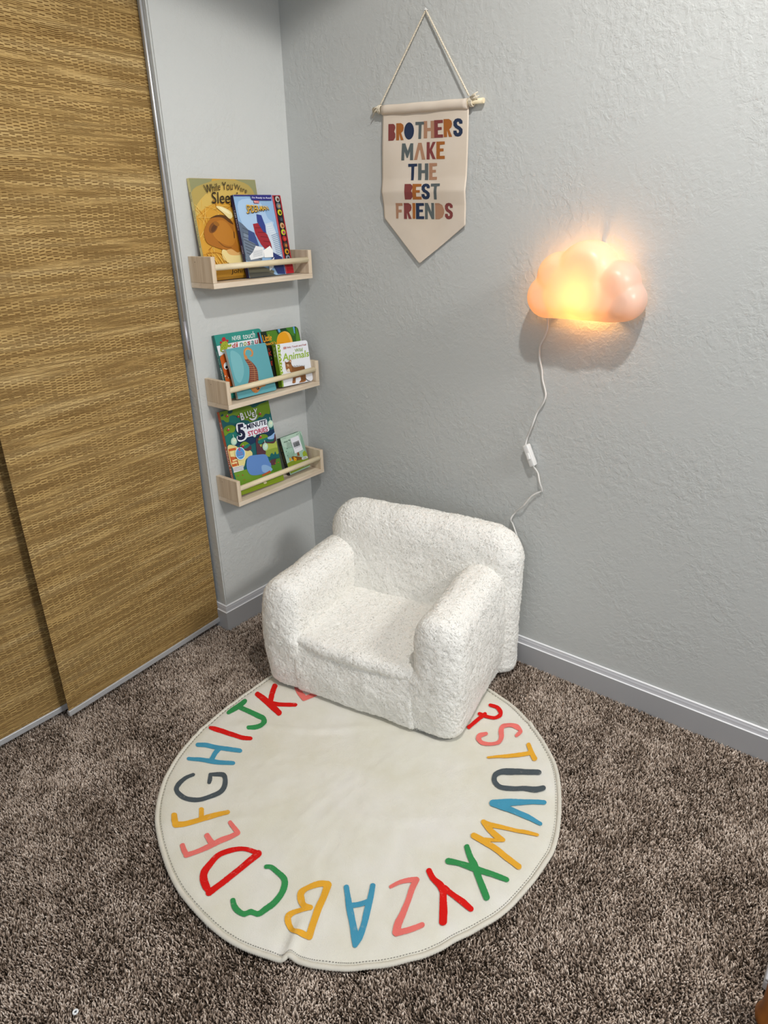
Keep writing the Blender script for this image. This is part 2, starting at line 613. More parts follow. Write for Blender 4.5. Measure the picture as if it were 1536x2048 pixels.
DATA = json.loads(r'''{"books":{"sleep":{"pose":[0.04126,-0.40154,0.00017,0.10979,0.0026,0.2423,0.27314],"zb":1.17042,"t":0.01,"art":[["b","#8f8f66",[[4,2728],[811,2727],[264,2304],
[-65,1648],[-28,2203]]],["b","#8f8f66",[[1636,2734],[2424,2736],[2410,2120],[2303,2338],[2055,2604]]],["b","#b09a55",[[-30,2327],[542,2608],[1342,2724],
[2126,2578],[2371,2120],[2318,1709],[1474,1399],[420,1534],[-48,1443]]],["b","#cfae5a",[[43,1951],[630,2407],[1305,2568],[1936,2416],[2210,1930],[1955,1495],
[1105,1410],[248,1538]]],["b","#d09a35",[[-156,1548],[347,1948],[984,2125],[1711,2096],[2239,1710],[2581,1084],[2296,-201],[290,-34],[34,657],[-81,1031]]],
["s","#e8c56a",[[422,1884],[294,1829],[72,1714]],[9]],["s","#b97a20",[[854,1620],[1084,1653],[1214,1624]],[13]],["s","#b97a20",[[323,1881],[388,1623],[355,1301]],
[19]],["s","#b97a20",[[288,1604],[147,1823],[-86,1978]],[10]],["s","#a86a18",[[818,1082],[662,1127],[409,1113]],[13]],["s","#e8c56a",[[1328,849],[1789,962],
[2154,1016]],[21]],["s","#a86a18",[[694,788],[963,988],[1133,1131]],[15]],["s","#e8c56a",[[388,1406],[419,1269],[352,1071]],[10]],["s","#b97a20",[[479,635],
[212,714],[-145,734]],[11]],["s","#a86a18",[[1129,1927],[1502,2079],[1778,2171]],[13]],["s","#b97a20",[[395,994],[264,824],[35,598]],[10]],["s","#dcb04c",[[113,1718],
[251,1978],[292,2177]],[10]],["s","#e8c56a",[[1486,1604],[1799,1598],[2011,1529]],[21]],["s","#b97a20",[[1372,968],[1602,1020],[1728,1012]],[14]],["s","#e8c56a",[[112,1138],
[462,1375],[717,1555]],[13]],["s","#dcb04c",[[240,1421],[420,1301],[503,1119]],[13]],["s","#b97a20",[[95,1966],[255,1763],[321,1496]],[21]],["s","#e8c56a",[[840,1410],
[929,1146],[917,817]],[10]],["s","#e8c56a",[[123,1799],[121,1958],[23,2057]],[15]],["s","#b97a20",[[897,1574],[1315,1532],[1640,1427]],[19]],["s","#a86a18",[[398,654],
[224,673],[-44,635]],[15]],["s","#dcb04c",[[283,1420],[214,1614],[51,1746]],[15]],["s","#dcb04c",[[59,1684],[78,1559],[1,1375]],[14]],["s","#e8c56a",[[388,1581],
[651,1717],[818,1794]],[21]],["s","#e8c56a",[[417,776],[319,1042],[124,1245]],[15]],["s","#dcb04c",[[167,1741],[538,1970],[818,2141]],[13]],["s","#dcb04c",[[858,898],
[727,1160],[498,1357]],[18]],["s","#e8c56a",[[1082,1644],[1550,1809],[1923,1915]],[20]],["s","#dcb04c",[[316,1164],[414,1007],[414,790]],[18]],["s","#a86a18",[[223,849],
[551,1049],[783,1193]],[16]],["s","#dcb04c",[[961,708],[1017,617],[969,465]],[10]],["s","#dcb04c",[[1447,1854],[1705,2140],[1860,2364]],[17]],["s","#a86a18",[[1422,1732],
[1393,1930],[1261,2063]],[21]],["s","#b97a20",[[749,1913],[768,2075],[689,2175]],[17]],["s","#e8c56a",[[186,1534],[322,1777],[361,1961]],[13]],["s","#dcb04c",[[604,1921],
[936,1997],[1173,2012]],[19]],["s","#e8c56a",[[496,1704],[138,1719],[-305,1674]],[10]],["s","#a86a18",[[1286,879],[984,684],[586,432]],[21]],["s","#b97a20",[[1297,1924],
[1538,2060],[1676,2134]],[21]],["s","#dcb04c",[[798,1859],[626,1961],[360,2001]],[11]],["s","#e8c56a",[[159,1354],[7,1203],[-239,994]],[18]],["s","#a86a18",[[1,1607],
[-196,1702],[-483,1736]],[15]],["s","#dcb04c",[[768,1451],[720,1326],[572,1141]],[22]],["s","#a86a18",[[850,1074],[741,1228],[533,1320]],[19]],["s","#a86a18",[[669,711],
[445,766],[128,762]],[14]],["s","#a86a18",[[282,1208],[580,1242],[782,1216]],[10]],["b","#a8681e",[[163,1333],[386,1612],[644,1737],[969,1758],[1228,1621],
[1374,1294],[1524,959],[1467,713],[1155,675],[713,834],[351,958],[186,1071]]],["b","#b87826",[[524,1531],[902,1628],[1147,1435],[1262,1135],[1065,925],[657,1051],
[461,1271]]],["b","#b87826",[[1301,1619],[1499,1507],[1868,1111],[1696,701],[1348,857],[1262,1135]]],["e","#7a4a1c",[[519,1440],[630,1386],[382,1301]]],
["e","#5a3516",[[534,1426],[595,1397],[436,1328]]],["e","#96601f",[[652,1538],[739,1486],[602,1496]]],["b","#55330f",[[457,1689],[758,1775],[1071,1730],
[1276,1512],[1139,1556],[918,1693],[672,1711]]],["b","#e9d698",[[762,2009],[986,1981],[1247,1860],[1289,1726],[1164,1662],[981,1811],[799,1944]]],["b","#f1e4b4",[[879,1982],
[1078,1915],[1232,1794],[1126,1808],[932,1903]]],["b","#e6d292",[[713,834],[1020,737],[1385,690],[1607,482],[1378,328],[877,444],[663,621]]],["b","#d9a865",[[851,800],
[1042,831],[1242,725],[1360,746],[1379,662],[1149,648],[935,687]]],["s","#7a4a18",[[622,1053],[804,911],[1052,872]],[19]],["s","#4a2c10",[[1245,1298],[1225,1136]],
[26]],["s","#e3b650",[[154,681],[305,431],[347,157]],[15]],["s","#e3b650",[[169,665],[320,415],[362,141]],[15]],["s","#e3b650",[[289,710],[442,459],[485,185]],
[15]],["s","#e3b650",[[276,704],[428,453],[471,178]],[15]],["s","#e3b650",[[142,746],[292,497],[334,224]],[15]],["s","#e3b650",[[622,756],[780,503],[825,225]],
[16]],["s","#e3b650",[[457,741],[612,489],[656,213]],[15]],["s","#e3b650",[[271,800],[423,550],[465,277]],[15]],["s","#e3b650",[[81,663],[231,413],[272,140]],
[15]],["s","#e3b650",[[538,660],[695,406],[739,128]],[16]],["s","#e3b650",[[519,637],[676,383],[720,105]],[16]],["s","#e3b650",[[171,716],[322,466],[363,192]],
[15]],["s","#e3b650",[[358,707],[512,455],[555,180]],[15]],["s","#e3b650",[[601,663],[759,409],[804,130]],[16]],["p","#a97a20",[[386,367],[1215,283],[1840,297],
[2391,231],[2289,-229],[249,-57]]],["t","#2a1c10","While",[[420,2556],[1038,2621],[1000,2430],[473,2325]],0],["t","#2a1c10","You",[[1100,2642],[1507,2654],
[1455,2434],[1071,2431]],0],["t","#2a1c10","Were",[[1546,2618],[2035,2481],[1964,2342],[1518,2466]],0],["t","#2a1c10","Sleeping",[[668,2377],[2049,2412],
[1949,1973],[596,1976]],0],["t","#2a1c10","John Butler",[[894,278],[2193,259],[2158,102],[857,120]],0]]},"spid":{"pose":[0.07227,-0.27061,2e-05,0.16005,0.00406,0.18641,0.23157],
"zb":1.17042,"t":0.0125,"art":[["p","#8fb2d6",[[0,0],[1864,0],[1864,2316],[0,2316]]],["b","#a9c6e4",[[163,2136],[930,2159],[1192,1660],[1389,1487],[648,1119],
[143,1520]]],["p","#5f6d80",[[17,1604],[143,1520],[324,1351],[296,967],[268,580],[-108,602]]],["p","#7d8b9c",[[122,1303],[494,1125],[499,566],[19,511]]],
["s","#46505f",[[114,1412],[385,1294]],[23]],["s","#46505f",[[96,1291],[379,1185]],[23]],["s","#46505f",[[77,1169],[372,1075]],[23]],["s","#46505f",[[59,1047],
[365,964]],[23]],["s","#46505f",[[40,924],[358,853]],[23]],["s","#46505f",[[22,802],[351,742]],[23]],["s","#46505f",[[4,679],[344,631]],[23]],["p","#3b4f86",[[324,1351],
[531,1262],[604,953],[694,554],[359,630],[221,971]]],["p","#9c2430",[[540,1509],[760,1531],[928,1276],[1163,1098],[1199,697],[929,683],[713,920],[562,1233]]],
["s","#6d1620",[[607,1397],[919,1388]],[20]],["s","#6d1620",[[682,1270],[970,1252]],[20]],["s","#6d1620",[[757,1142],[1021,1115]],[20]],["s","#6d1620",[[833,1013],
[1073,977]],[20]],["s","#6d1620",[[911,883],[1126,838]],[20]],["p","#2f3f86",[[749,1779],[937,1748],[1037,1384],[1072,1215],[889,1277],[728,1559]]],["p","#c9d6e4",[[1027,1496],
[1324,1550],[1447,1087],[1461,508],[1133,528],[1117,930],[1007,1273]]],["s","#7f92ab",[[1198,1153],[1481,1214]],[21]],["s","#7f92ab",[[1204,1102],[1492,1162]],
[21]],["s","#7f92ab",[[1211,1051],[1503,1110]],[21]],["s","#7f92ab",[[1218,999],[1514,1058]],[21]],["s","#7f92ab",[[1224,947],[1526,1006]],[21]],["s","#7f92ab",[[1231,896],
[1537,953]],[21]],["s","#7f92ab",[[1238,844],[1548,901]],[21]],["s","#7f92ab",[[1245,792],[1559,848]],[21]],["s","#7f92ab",[[1251,740],[1571,796]],[21]],
["s","#7f92ab",[[1258,688],[1582,743]],[21]],["s","#7f92ab",[[1265,636],[1593,690]],[21]],["s","#7f92ab",[[1272,583],[1605,637]],[21]],["s","#e2e8ee",[[1072,1439],
[1260,1462]],[17]],["s","#e2e8ee",[[1088,1377],[1280,1399]],[17]],["s","#e2e8ee",[[1103,1315],[1300,1337]],[17]],["s","#e2e8ee",[[1119,1252],[1320,1274]],
[17]],["s","#e2e8ee",[[1134,1190],[1340,1211]],[17]],["p","#6f7c8c",[[40,1143],[449,960],[763,664],[531,394],[-56,516]]],["s","#3f4754",[[63,1088],[581,870]],
[19]],["s","#3f4754",[[67,994],[591,775]],[19]],["s","#3f4754",[[72,901],[600,678]],[19]],["s","#3f4754",[[77,807],[610,582]],[20]],["s","#3f4754",[[81,713],
[619,485]],[20]],["p","#26356f",[[1057,704],[1461,508],[1477,8],[1167,32],[1007,363]]],["p","#6d6a58",[[-4,290],[619,275],[1027,130],[941,-38],[-48,-15]]],
["p","#4b4a42",[[-3,150],[778,120],[1151,-25],[27,-21]]],["p","#e6e8ea",[[469,890],[769,833],[714,553],[170,502],[143,615],[305,717]]],["p","#f2f2f0",[[747,749],
[1038,862],[1125,729],[1092,530],[729,538]]],["p","#dcdee0",[[846,373],[1133,528],[1037,245],[846,143]]],["s","#9aa0a6",[[330,738],[702,763]],[8]],["s","#9aa0a6",[[322,708],
[694,732]],[8]],["s","#9aa0a6",[[314,678],[686,702]],[8]],["s","#9aa0a6",[[306,647],[678,671]],[8]],["s","#9aa0a6",[[298,617],[669,641]],[8]],["s","#9aa0a6",[[289,587],
[661,610]],[8]],["p","#2c2a78",[[-2,2334],[1470,2324],[1471,2280],[1,2279]]],["p","#2c2a78",[[649,2290],[1466,2291],[1445,2152],[706,2160],[638,2193]]],
["t","#eef0ff","I'm Ready to Read",[[687,2263],[1438,2249],[1430,2188],[678,2198]],1],["p","#c23a3c",[[727,2155],[926,2146],[924,2078],[723,2082]]],["t","#f6dede","MARVEL",[[736,2144],
[916,2135],[911,2089],[733,2092]],1],["t","#23160c","SPIDER-MAN",[[426,2030],[1243,1984],[1281,1873],[380,1777]],1.5],["t","#f0bc42","SPIDER-MAN",[[409,2049],
[1224,2004],[1262,1893],[362,1796]],0.6]]},"dino":{"pose":[0.058,-0.3844,-0.00094,0.22965,-0.01318,0.18816,0.19561],"zb":0.81743,"t":0.0115,"art":[["p","#2b8c80",[[0,0],
[1882,0],[1882,1956],[0,1956]]],["p","#dfe2e6",[[-56,1627],[617,1655],[1914,1664],[1828,1386],[857,1422],[432,1361],[-94,1325]]],["t","#b22a30","d",[[613,1644],
[733,1637],[687,1492],[568,1499]],3],["t","#c23a30","i",[[763,1644],[834,1644],[788,1498],[717,1499]],3],["t","#1f7f7a","n",[[905,1615],[1027,1609],[990,1491],
[869,1498]],3],["t","#8a9a20","o",[[1058,1616],[1181,1609],[1144,1491],[1021,1498]],3],["t","#b22a30","s",[[1212,1616],[1337,1609],[1300,1491],[1176,1498]],
3],["t","#1f7f7a","a",[[1368,1616],[1494,1610],[1457,1490],[1331,1497]],3],["t","#b0404a","u",[[1526,1617],[1653,1610],[1616,1490],[1489,1497]],3],["t","#8a9a20","r",[[1685,1617],
[1814,1610],[1776,1490],[1648,1497]],3],["t","#1f7f7a","s",[[1846,1617],[1976,1610],[1938,1489],[1809,1497]],3],["t","#f0f4f2","NEVER",[[660,1842],[1010,1834],
[974,1705],[632,1725]],1],["t","#f0f4f2","touch",[[1085,1873],[1605,1902],[1548,1692],[1065,1705]],0],["e","#b0232a",[[321,1790],[397,1780],[299,1719]]],
["e","#b0232a",[[436,1733],[483,1727],[423,1692]]],["e","#b0232a",[[191,1712],[235,1706],[179,1671]]],["e","#8c1c22",[[147,1617],[170,1614],[138,1590]]],
["b","#9aa82a",[[147,1617],[219,1703],[335,1735],[419,1712],[449,1612],[545,1623],[549,1562],[457,1538],[398,1547],[351,1493],[241,1437],[149,1432],[86,1471],
[111,1551]]],["e","#4d5a14",[[322,1623],[336,1621],[319,1613]]],["e","#4d5a14",[[248,1603],[261,1601],[245,1593]]],["e","#4d5a14",[[368,1695],[381,1693],
[364,1684]]],["e","#4d5a14",[[183,1565],[196,1563],[180,1554]]],["e","#4d5a14",[[277,1551],[290,1550],[274,1541]]],["e","#4d5a14",[[423,1579],[437,1577],
[420,1569]]],["e","#4d5a14",[[519,1590],[532,1588],[516,1580]]],["p","#d7e0e0",[[136,1488],[243,1490],[245,1448],[155,1449]]],["b","#c2591c",[[-53,1170],
[33,1300],[173,1363],[366,1347],[463,1163],[414,805],[283,386],[-139,462],[-117,773],[-99,974]]],["b","#7c2e12",[[213,1345],[381,1296],[457,1042],[341,572],
[209,595],[113,733],[156,969],[228,1102]]],["e","#dfe0de",[[160,1004],[250,990],[127,898]]],["e","#151515",[[162,962],[211,954],[147,916]]],["e","#a23014",[[-22,787],
[15,780],[-35,745]]],["s","#5a1c0c",[[-10,730],[88,653],[198,609]],[13]],["p","#e8dcc8",[[3,698],[48,745],[50,678]]],["p","#e8dcc8",[[112,630],[141,674],
[148,624]]]]},"sea":{"pose":[0.08302,-0.37113,0.00077,0.248,-0.01927,0.16152,0.15407],"zb":0.81743,"t":0.0093,"art":[["p","#5ea3ad",[[0,0],[1615,0],[1615,1541],
[0,1541]]],["b","#76b4bb",[[151,1451],[483,1284],[484,797],[223,473],[76,741]]],["s","#c98548",[[858,1219],[939,1219],[992,1311],[949,1402],[837,1454],[723,1421],
[668,1331],[656,1235]],[19,58,72,72,75,72,69,66]],["s","#dba25c",[[942,1379],[832,1437],[742,1406],[694,1328]],[19,25,25,19]],["b","#7a3f30",[[630,1251],
[701,1253],[755,1148],[852,1047],[933,949],[1004,813],[1005,638],[968,444],[915,278],[531,345],[606,530],[677,704],[718,883],[680,1012],[634,1116]]],["b","#c98548",[[633,1263],
[713,1264],[740,1174],[687,1133],[630,1154]]],["s","#d09a68",[[645,1151],[699,1134],[764,1149]],[8,11,8]],["s","#d09a68",[[659,1086],[728,1066],[807,1074]],
[8,11,8]],["s","#d09a68",[[673,1020],[758,997],[850,998]],[8,11,8]],["s","#d09a68",[[687,954],[787,929],[894,922]],[8,11,8]],["s","#d09a68",[[701,888],[817,860],
[938,846]],[8,11,8]],["s","#d09a68",[[724,820],[851,790],[982,770]],[8,11,8]],["s","#d09a68",[[705,759],[864,724],[1026,693]],[8,11,8]],["s","#d09a68",[[685,698],
[846,662],[1009,625]],[8,11,8]],["s","#d09a68",[[666,637],[827,600],[988,559]],[8,11,8]],["s","#d09a68",[[646,576],[807,539],[967,492]],[8,11,8]],["s","#d09a68",[[626,515],
[787,477],[946,426]],[8,11,8]],["s","#d09a68",[[607,453],[768,416],[924,359]],[8,11,8]],["s","#d09a68",[[587,392],[748,355],[903,292]],[8,11,8]],["s","#d09a68",[[702,1180],
[817,1040],[895,880],[858,613],[752,306]],[10]],["b","#c98548",[[580,294],[750,331],[939,258],[1186,242],[1156,206],[990,194],[852,96],[701,69],[593,170]]],
["e","#2a2420",[[854,183],[912,172],[844,149]]],["e","#c9c0b0",[[841,196],[858,193],[838,186]]],["p","#b5753f",[[643,161],[751,114],[847,83],[753,65],[711,100],
[668,75]]]]},"duck":{"pose":[0.0675,-0.21696,-0.01745,0.21906,-0.01,0.17111,0.18462],"zb":0.81743,"t":0.0082,"art":[["p","#14180f",[[0,0],[1711,0],[1711,1846],
[0,1846]]],["p","#2a5a1e",[[-50,1856],[1867,1874],[1724,1181],[381,1367],[213,1417]]],["p","#4c7d1e",[[298,1827],[720,1829],[787,1615],[637,1359],[404,1446],
[314,1635]]],["p","#123f22",[[724,1843],[856,1785],[887,1699],[761,1715]]],["p","#3f7a1c",[[1158,1846],[1467,1851],[1496,1552],[1384,1566]]],["p","#4f8420",[[1626,1860],
[1859,1847],[1764,1318],[1497,1354]]],["p","#123f22",[[886,1823],[1154,1832],[1221,1671],[976,1743]]],["p","#5d9ccb",[[799,1844],[902,1846],[903,1752],[837,1719],
[807,1778]]],["p","#5d9ccb",[[1478,1856],[1565,1853],[1522,1605],[1483,1638]]],["p","#10210f",[[70,1841],[298,1827],[310,1622],[373,1340],[92,1434]]],["p","#4b92c4",[[-35,1848],
[40,1832],[71,1545],[34,1482],[-32,1559],[-66,1684]]],["p","#7d8c22",[[-73,1631],[-5,1528],[23,1443],[-114,1462]]],["b","#e8b04a",[[700,1571],[807,1681],
[974,1736],[1108,1741],[1258,1666],[1326,1504],[1331,1320],[1280,1214],[657,1301],[643,1441]]],["b","#e09c12",[[696,1558],[812,1667],[970,1723],[1129,1682],
[1214,1518],[1237,1333],[1197,1197],[649,1274],[646,1440]]],["p","#12130c",[[92,1434],[621,1306],[284,161],[142,187]]],["t","#e8a02a","Little",[[92,1738],
[496,1727],[450,1528],[98,1514]],2],["t","#e8a02a","Quack's",[[40,1502],[621,1492],[596,1378],[42,1387]],2],["t","#a83a24","O",[[204,1296],[278,1299],[269,1225],
[201,1221]],1],["t","#b03020","K",[[201,1194],[341,1201],[317,1060],[198,1057]],2],["t","#4f7a30","A",[[238,1010],[295,1015],[295,953],[236,941]],1],["t","#b03020","E",[[210,883],
[284,886],[263,751],[206,746]],2]]},"wild":{"pose":[0.08918,-0.18787,-0.00061,0.16157,-0.03442,0.14362,0.13691],"zb":0.81743,"t":0.0185,"art":[["p","#e6e8ee",[[0,0],
[1436,0],[1436,1369],[0,1369]]],["p","#8fae2c",[[62,1366],[181,1359],[181,1278],[142,1228],[183,1162],[134,1094],[174,1021],[121,952],[162,886],[116,823],
[150,750],[107,674],[144,613],[99,537],[129,464],[81,374],[106,274],[69,196],[54,3],[-55,21]]],["e","#eef2d8",[[97,1295],[121,1292],[93,1275]]],["e","#eef2d8",[[111,1196],
[134,1193],[106,1176]]],["e","#eef2d8",[[88,1101],[111,1098],[83,1081]]],["e","#eef2d8",[[101,1001],[125,998],[97,981]]],["e","#eef2d8",[[78,906],[102,903],
[74,886]]],["e","#eef2d8",[[92,806],[115,803],[87,786]]],["e","#eef2d8",[[68,710],[92,707],[64,690]]],["e","#eef2d8",[[82,610],[106,606],[77,590]]],["e","#eef2d8",[[59,514],
[83,511],[54,494]]],["e","#eef2d8",[[72,413],[96,409],[68,393]]],["e","#eef2d8",[[49,317],[73,313],[45,297]]],["e","#eef2d8",[[62,215],[86,211],[58,195]]],
["p","#b04038",[[308,1257],[431,1256],[425,1188],[306,1189]]],["t","#f0e4e0","DK",[[320,1242],[419,1244],[414,1199],[318,1200]],1],["t","#a84848","Baby Touch and Feel",[[459,1253],
[1352,1261],[1344,1178],[457,1184]],1],["t","#7fa428","Wild",[[795,1144],[1157,1148],[1145,1033],[790,1034]],1],["t","#96b82c","Animals",[[235,1061],[1435,1040],
[1402,824],[189,813]],2],["b","#9a6436",[[275,816],[321,768],[428,775],[498,828],[559,799],[539,712],[575,609],[679,553],[1054,544],[1116,464],[1113,265],
[1102,123],[1042,32],[761,33],[856,103],[858,203],[740,206],[638,193],[589,59],[454,66],[500,186],[508,311],[441,447],[312,472],[273,554],[273,678]]],["b","#e0d2bc",[[298,537],
[388,552],[430,483],[384,448],[311,465]]],["b","#cda57c",[[322,686],[402,702],[449,654],[393,620],[331,643]]],["e","#1c130c",[[331,657],[347,654],[327,641]]],
["e","#1c130c",[[428,664],[445,662],[425,648]]],["e","#3a2218",[[329,546],[351,543],[326,534]]],["e","#e6b89a",[[504,772],[527,769],[498,742]]],["s","#3a2616",[[549,627],
[553,515],[510,409]],[16,15,8]],["s","#3a2616",[[601,606],[606,507],[563,401]],[16,15,8]],["s","#3a2616",[[659,612],[659,500],[616,394]],[16,15,8]],["s","#3a2616",[[711,591],
[713,492],[669,386]],[16,15,8]],["s","#3a2616",[[772,608],[766,485],[723,378]],[16,15,8]],["s","#3a2616",[[824,586],[820,477],[776,370]],[16,15,8]],["s","#3a2616",[[883,592],
[874,470],[830,363]],[16,15,8]],["s","#3a2616",[[936,571],[928,462],[884,355]],[17,15,8]],["s","#3a2616",[[995,577],[982,454],[938,347]],[17,15,8]],["s","#3a2616",[[1048,556],
[1036,447],[992,339]],[17,15,8]],["s","#3a2616",[[1108,562],[1091,439],[1047,331]],[17,15,8]],["s","#3a2616",[[307,770],[309,712]],[13]],["s","#3a2616",[[344,749],
[348,707]],[13]],["s","#3a2616",[[388,760],[387,702]],[13]],["s","#3a2616",[[426,738],[426,696]],[13]],["s","#3a2616",[[470,749],[465,691]],[13]],["s","#3a2616",[[508,727],
[504,686]],[13]],["s","#3a2616",[[527,308],[628,305]],[15]],["s","#3a2616",[[899,253],[1069,250]],[17]],["s","#3a2616",[[515,257],[616,253]],[15]],["s","#3a2616",[[888,201],
[1058,200]],[17]],["s","#3a2616",[[504,205],[605,201]],[15]],["s","#3a2616",[[876,149],[1047,150]],[17]],["s","#3a2616",[[492,153],[593,149]],[15]],["s","#3a2616",[[865,96],
[1037,100]],[17]],["s","#2a2220",[[1063,129],[1139,60],[1243,22]],[27,20,13]]]},"five":{"pose":[0.07462,-0.41062,-0.01017,0.18902,-0.02367,0.20508,0.27896],
"zb":0.49821,"t":0.012,"art":[["p","#155c60",[[0,0],[2051,0],[2051,2790],[0,2790]]],["b","#6b8d1c",[[17,2793],[678,2800],[1231,2762],[1303,2693],[1462,2676],
[1661,2737],[1926,2758],[2077,2759],[2010,2354],[1827,2376],[1657,2295],[1516,2324],[1391,2265],[1129,2234],[1041,2309],[746,2398],[701,2491],[583,2570],
[453,2597],[335,2538],[288,2425],[172,2435],[94,2520],[18,2549]]],["b","#0f4a58",[[342,2756],[494,2753],[516,2708],[418,2659],[325,2691]]],["b","#0f4a58",[[40,2694],
[126,2704],[130,2655],[43,2639]]],["b","#167068",[[365,2587],[543,2551],[694,2465],[739,2372],[648,2293],[439,2352],[304,2421]]],["b","#6b8d1c",[[30,2247],
[173,2312],[373,2297],[489,2216],[472,2150],[379,2060],[194,2073],[27,2014],[11,2114]]],["b","#0c3052",[[46,1706],[383,1682],[611,1755],[866,1781],[1312,1824],
[2095,1796],[2081,1667],[1882,1638],[1706,1546],[1241,1552],[867,1511],[536,1603],[221,1594]]],["b","#147066",[[39,1998],[275,2055],[428,2049],[475,1899],
[383,1682],[206,1668],[30,1710]]],["b","#8fb4e0",[[1699,1592],[1878,1624],[2048,1689],[2048,1615],[1940,1493],[1720,1528]]],["b","#a9b850",[[1203,1433],
[1642,1402],[2076,1374],[2118,1006],[1717,956],[1383,1127],[1202,1288]]],["b","#8aa03a",[[1503,1156],[2040,1159],[2130,823],[1531,973]]],["b","#e0d28c",[[30,1669],
[327,1627],[457,1525],[886,1336],[912,1157],[647,1108],[460,870],[35,982]]],["p","#c65a28",[[33,1585],[329,1570],[324,1487],[56,1510],[58,1328],[236,1283],
[244,984],[39,995],[30,1349]]],["p","#a84c24",[[232,1270],[285,1271],[313,980],[260,980]]],["p","#e8d49a",[[97,1472],[198,1464],[198,1414],[97,1422]]],["p","#e8d49a",[[92,1389],
[193,1381],[193,1330],[92,1339]]],["p","#e8d49a",[[95,1206],[196,1197],[196,1146],[95,1155]]],["p","#e8d49a",[[174,1214],[276,1205],[276,1154],[175,1163]]],
["p","#e8d49a",[[58,1131],[159,1122],[159,1071],[58,1080]]],["p","#e8d49a",[[160,1126],[261,1117],[262,1066],[160,1075]]],["p","#e9e9ea",[[43,980],[479,944],
[455,785],[48,802]]],["s","#3c3c48",[[52,946],[482,919]],[14]],["s","#3c3c48",[[40,902],[469,871]],[14]],["s","#3c3c48",[[28,857],[456,822]],[14]],["p","#69922a",[[46,795],
[439,790],[915,750],[1452,668],[2126,734],[2043,179],[2062,22],[151,34],[119,245]]],["b","#4f7f22",[[1481,779],[1869,799],[2111,752],[2090,440],[1580,426]]],
["p","#8da51c",[[170,173],[1128,147],[2084,184],[2077,2],[152,4]]],["b","#125e60",[[1645,974],[1739,1040],[1818,975],[1898,1060],[1945,944],[2088,968],[2093,832],
[1876,827],[1656,868]]],["b","#56303a",[[1177,1612],[1284,1673],[1290,1484],[1345,1341],[1430,1451],[1490,1539],[1593,1501],[1486,1307],[1489,1101],[1319,1026],
[1111,1078],[1133,1305]]],["b","#56303a",[[1547,1468],[1800,1423],[1937,1436],[2018,1638],[2068,1568],[2006,1405],[1876,1347],[1610,1424]]],["b","#56303a",[[639,1481],
[854,1487],[929,1498],[935,1382],[781,1347],[654,1407]]],["p","#56303a",[[1645,826],[1873,813],[1782,612],[1491,673]]],["b","#6b8d1c",[[491,1588],[618,1671],
[758,1666],[875,1568],[824,1508],[619,1543]]],["b","#167068",[[653,1535],[875,1568],[895,1506],[735,1444],[635,1468]]],["b","#6b8d1c",[[1287,1615],[1414,1745],
[1646,1707],[1705,1606],[1497,1567],[1346,1558]]],["b","#167068",[[1277,1574],[1504,1594],[1692,1595],[1596,1515],[1395,1460],[1256,1492]]],["b","#5d86c4",[[769,1164],
[1125,1133],[1474,1046],[1559,788],[1609,686],[1523,501],[1134,457],[714,542],[589,750],[619,1001]]],["b","#86acd8",[[1205,732],[1388,714],[1580,575],[1612,477],
[1394,446],[1190,530]]],["p","#b9592e",[[1126,429],[1501,491],[1540,421],[1151,378]]],["b","#e6d9b4",[[1139,189],[1248,173],[1270,115],[1156,110]]],["e","#b04a30",[[177,667],
[207,659],[174,653]]],["e","#b04a30",[[363,637],[393,629],[360,624]]],["e","#b04a30",[[390,471],[420,463],[387,458]]],["e","#b04a30",[[1797,668],[1829,659],
[1793,654]]],["e","#b04a30",[[1931,663],[1964,654],[1928,649]]],["s","#cfe0d2",[[320,1991],[319,1908]],[18]],["e","#a9ccb8",[[298,1780],[416,1753],[265,1655]]],
["e","#c4dfca",[[312,1791],[400,1771],[287,1697]]],["e","#e4e8c8",[[326,1805],[361,1796],[316,1767]]],["s","#cfe0d2",[[1526,1534],[1526,1446]],[19]],["e","#a9ccb8",[[1507,1317],
[1623,1289],[1474,1190]]],["e","#c4dfca",[[1521,1328],[1608,1307],[1497,1233]]],["e","#e4e8c8",[[1536,1342],[1571,1334],[1526,1304]]],["s","#cfe0d2",[[1163,1941],
[1162,1856]],[19]],["e","#a9ccb8",[[1159,1788],[1224,1773],[1142,1723]]],["e","#c4dfca",[[1173,1799],[1222,1788],[1160,1750]]],["e","#e4e8c8",[[1187,1813],
[1207,1809],[1182,1794]]],["s","#cfe0d2",[[1934,2227],[1934,2140]],[19]],["e","#a9ccb8",[[1915,2010],[2031,1986],[1882,1884]]],["e","#c4dfca",[[1930,2022],
[2016,2004],[1905,1927]]],["e","#e4e8c8",[[1945,2036],[1979,2029],[1935,1998]]],["e","#b03040",[[244,2612],[292,2602],[235,2578]]],["p","#e8e4d0",[[247,2658],
[280,2656],[261,2622]]],["e","#b03040",[[671,2511],[721,2501],[662,2477]]],["p","#e8e4d0",[[673,2558],[707,2556],[688,2521]]],["e","#b03040",[[1560,2422],
[1613,2412],[1551,2387]]],["p","#e8e4d0",[[1562,2470],[1598,2469],[1578,2433]]],["e","#b03040",[[172,2181],[220,2171],[163,2148]]],["p","#e8e4d0",[[174,2228],
[208,2226],[189,2192]]],["e","#b03040",[[1385,1678],[1437,1666],[1375,1642]]],["p","#e8e4d0",[[1386,1726],[1422,1724],[1402,1688]]],["e","#b03040",[[592,1548],
[642,1536],[583,1513]]],["p","#e8e4d0",[[594,1595],[629,1593],[609,1558]]],["e","#e8eef4",[[436,1347],[634,1311],[403,1143]]],["e","#4f93cf",[[436,1347],
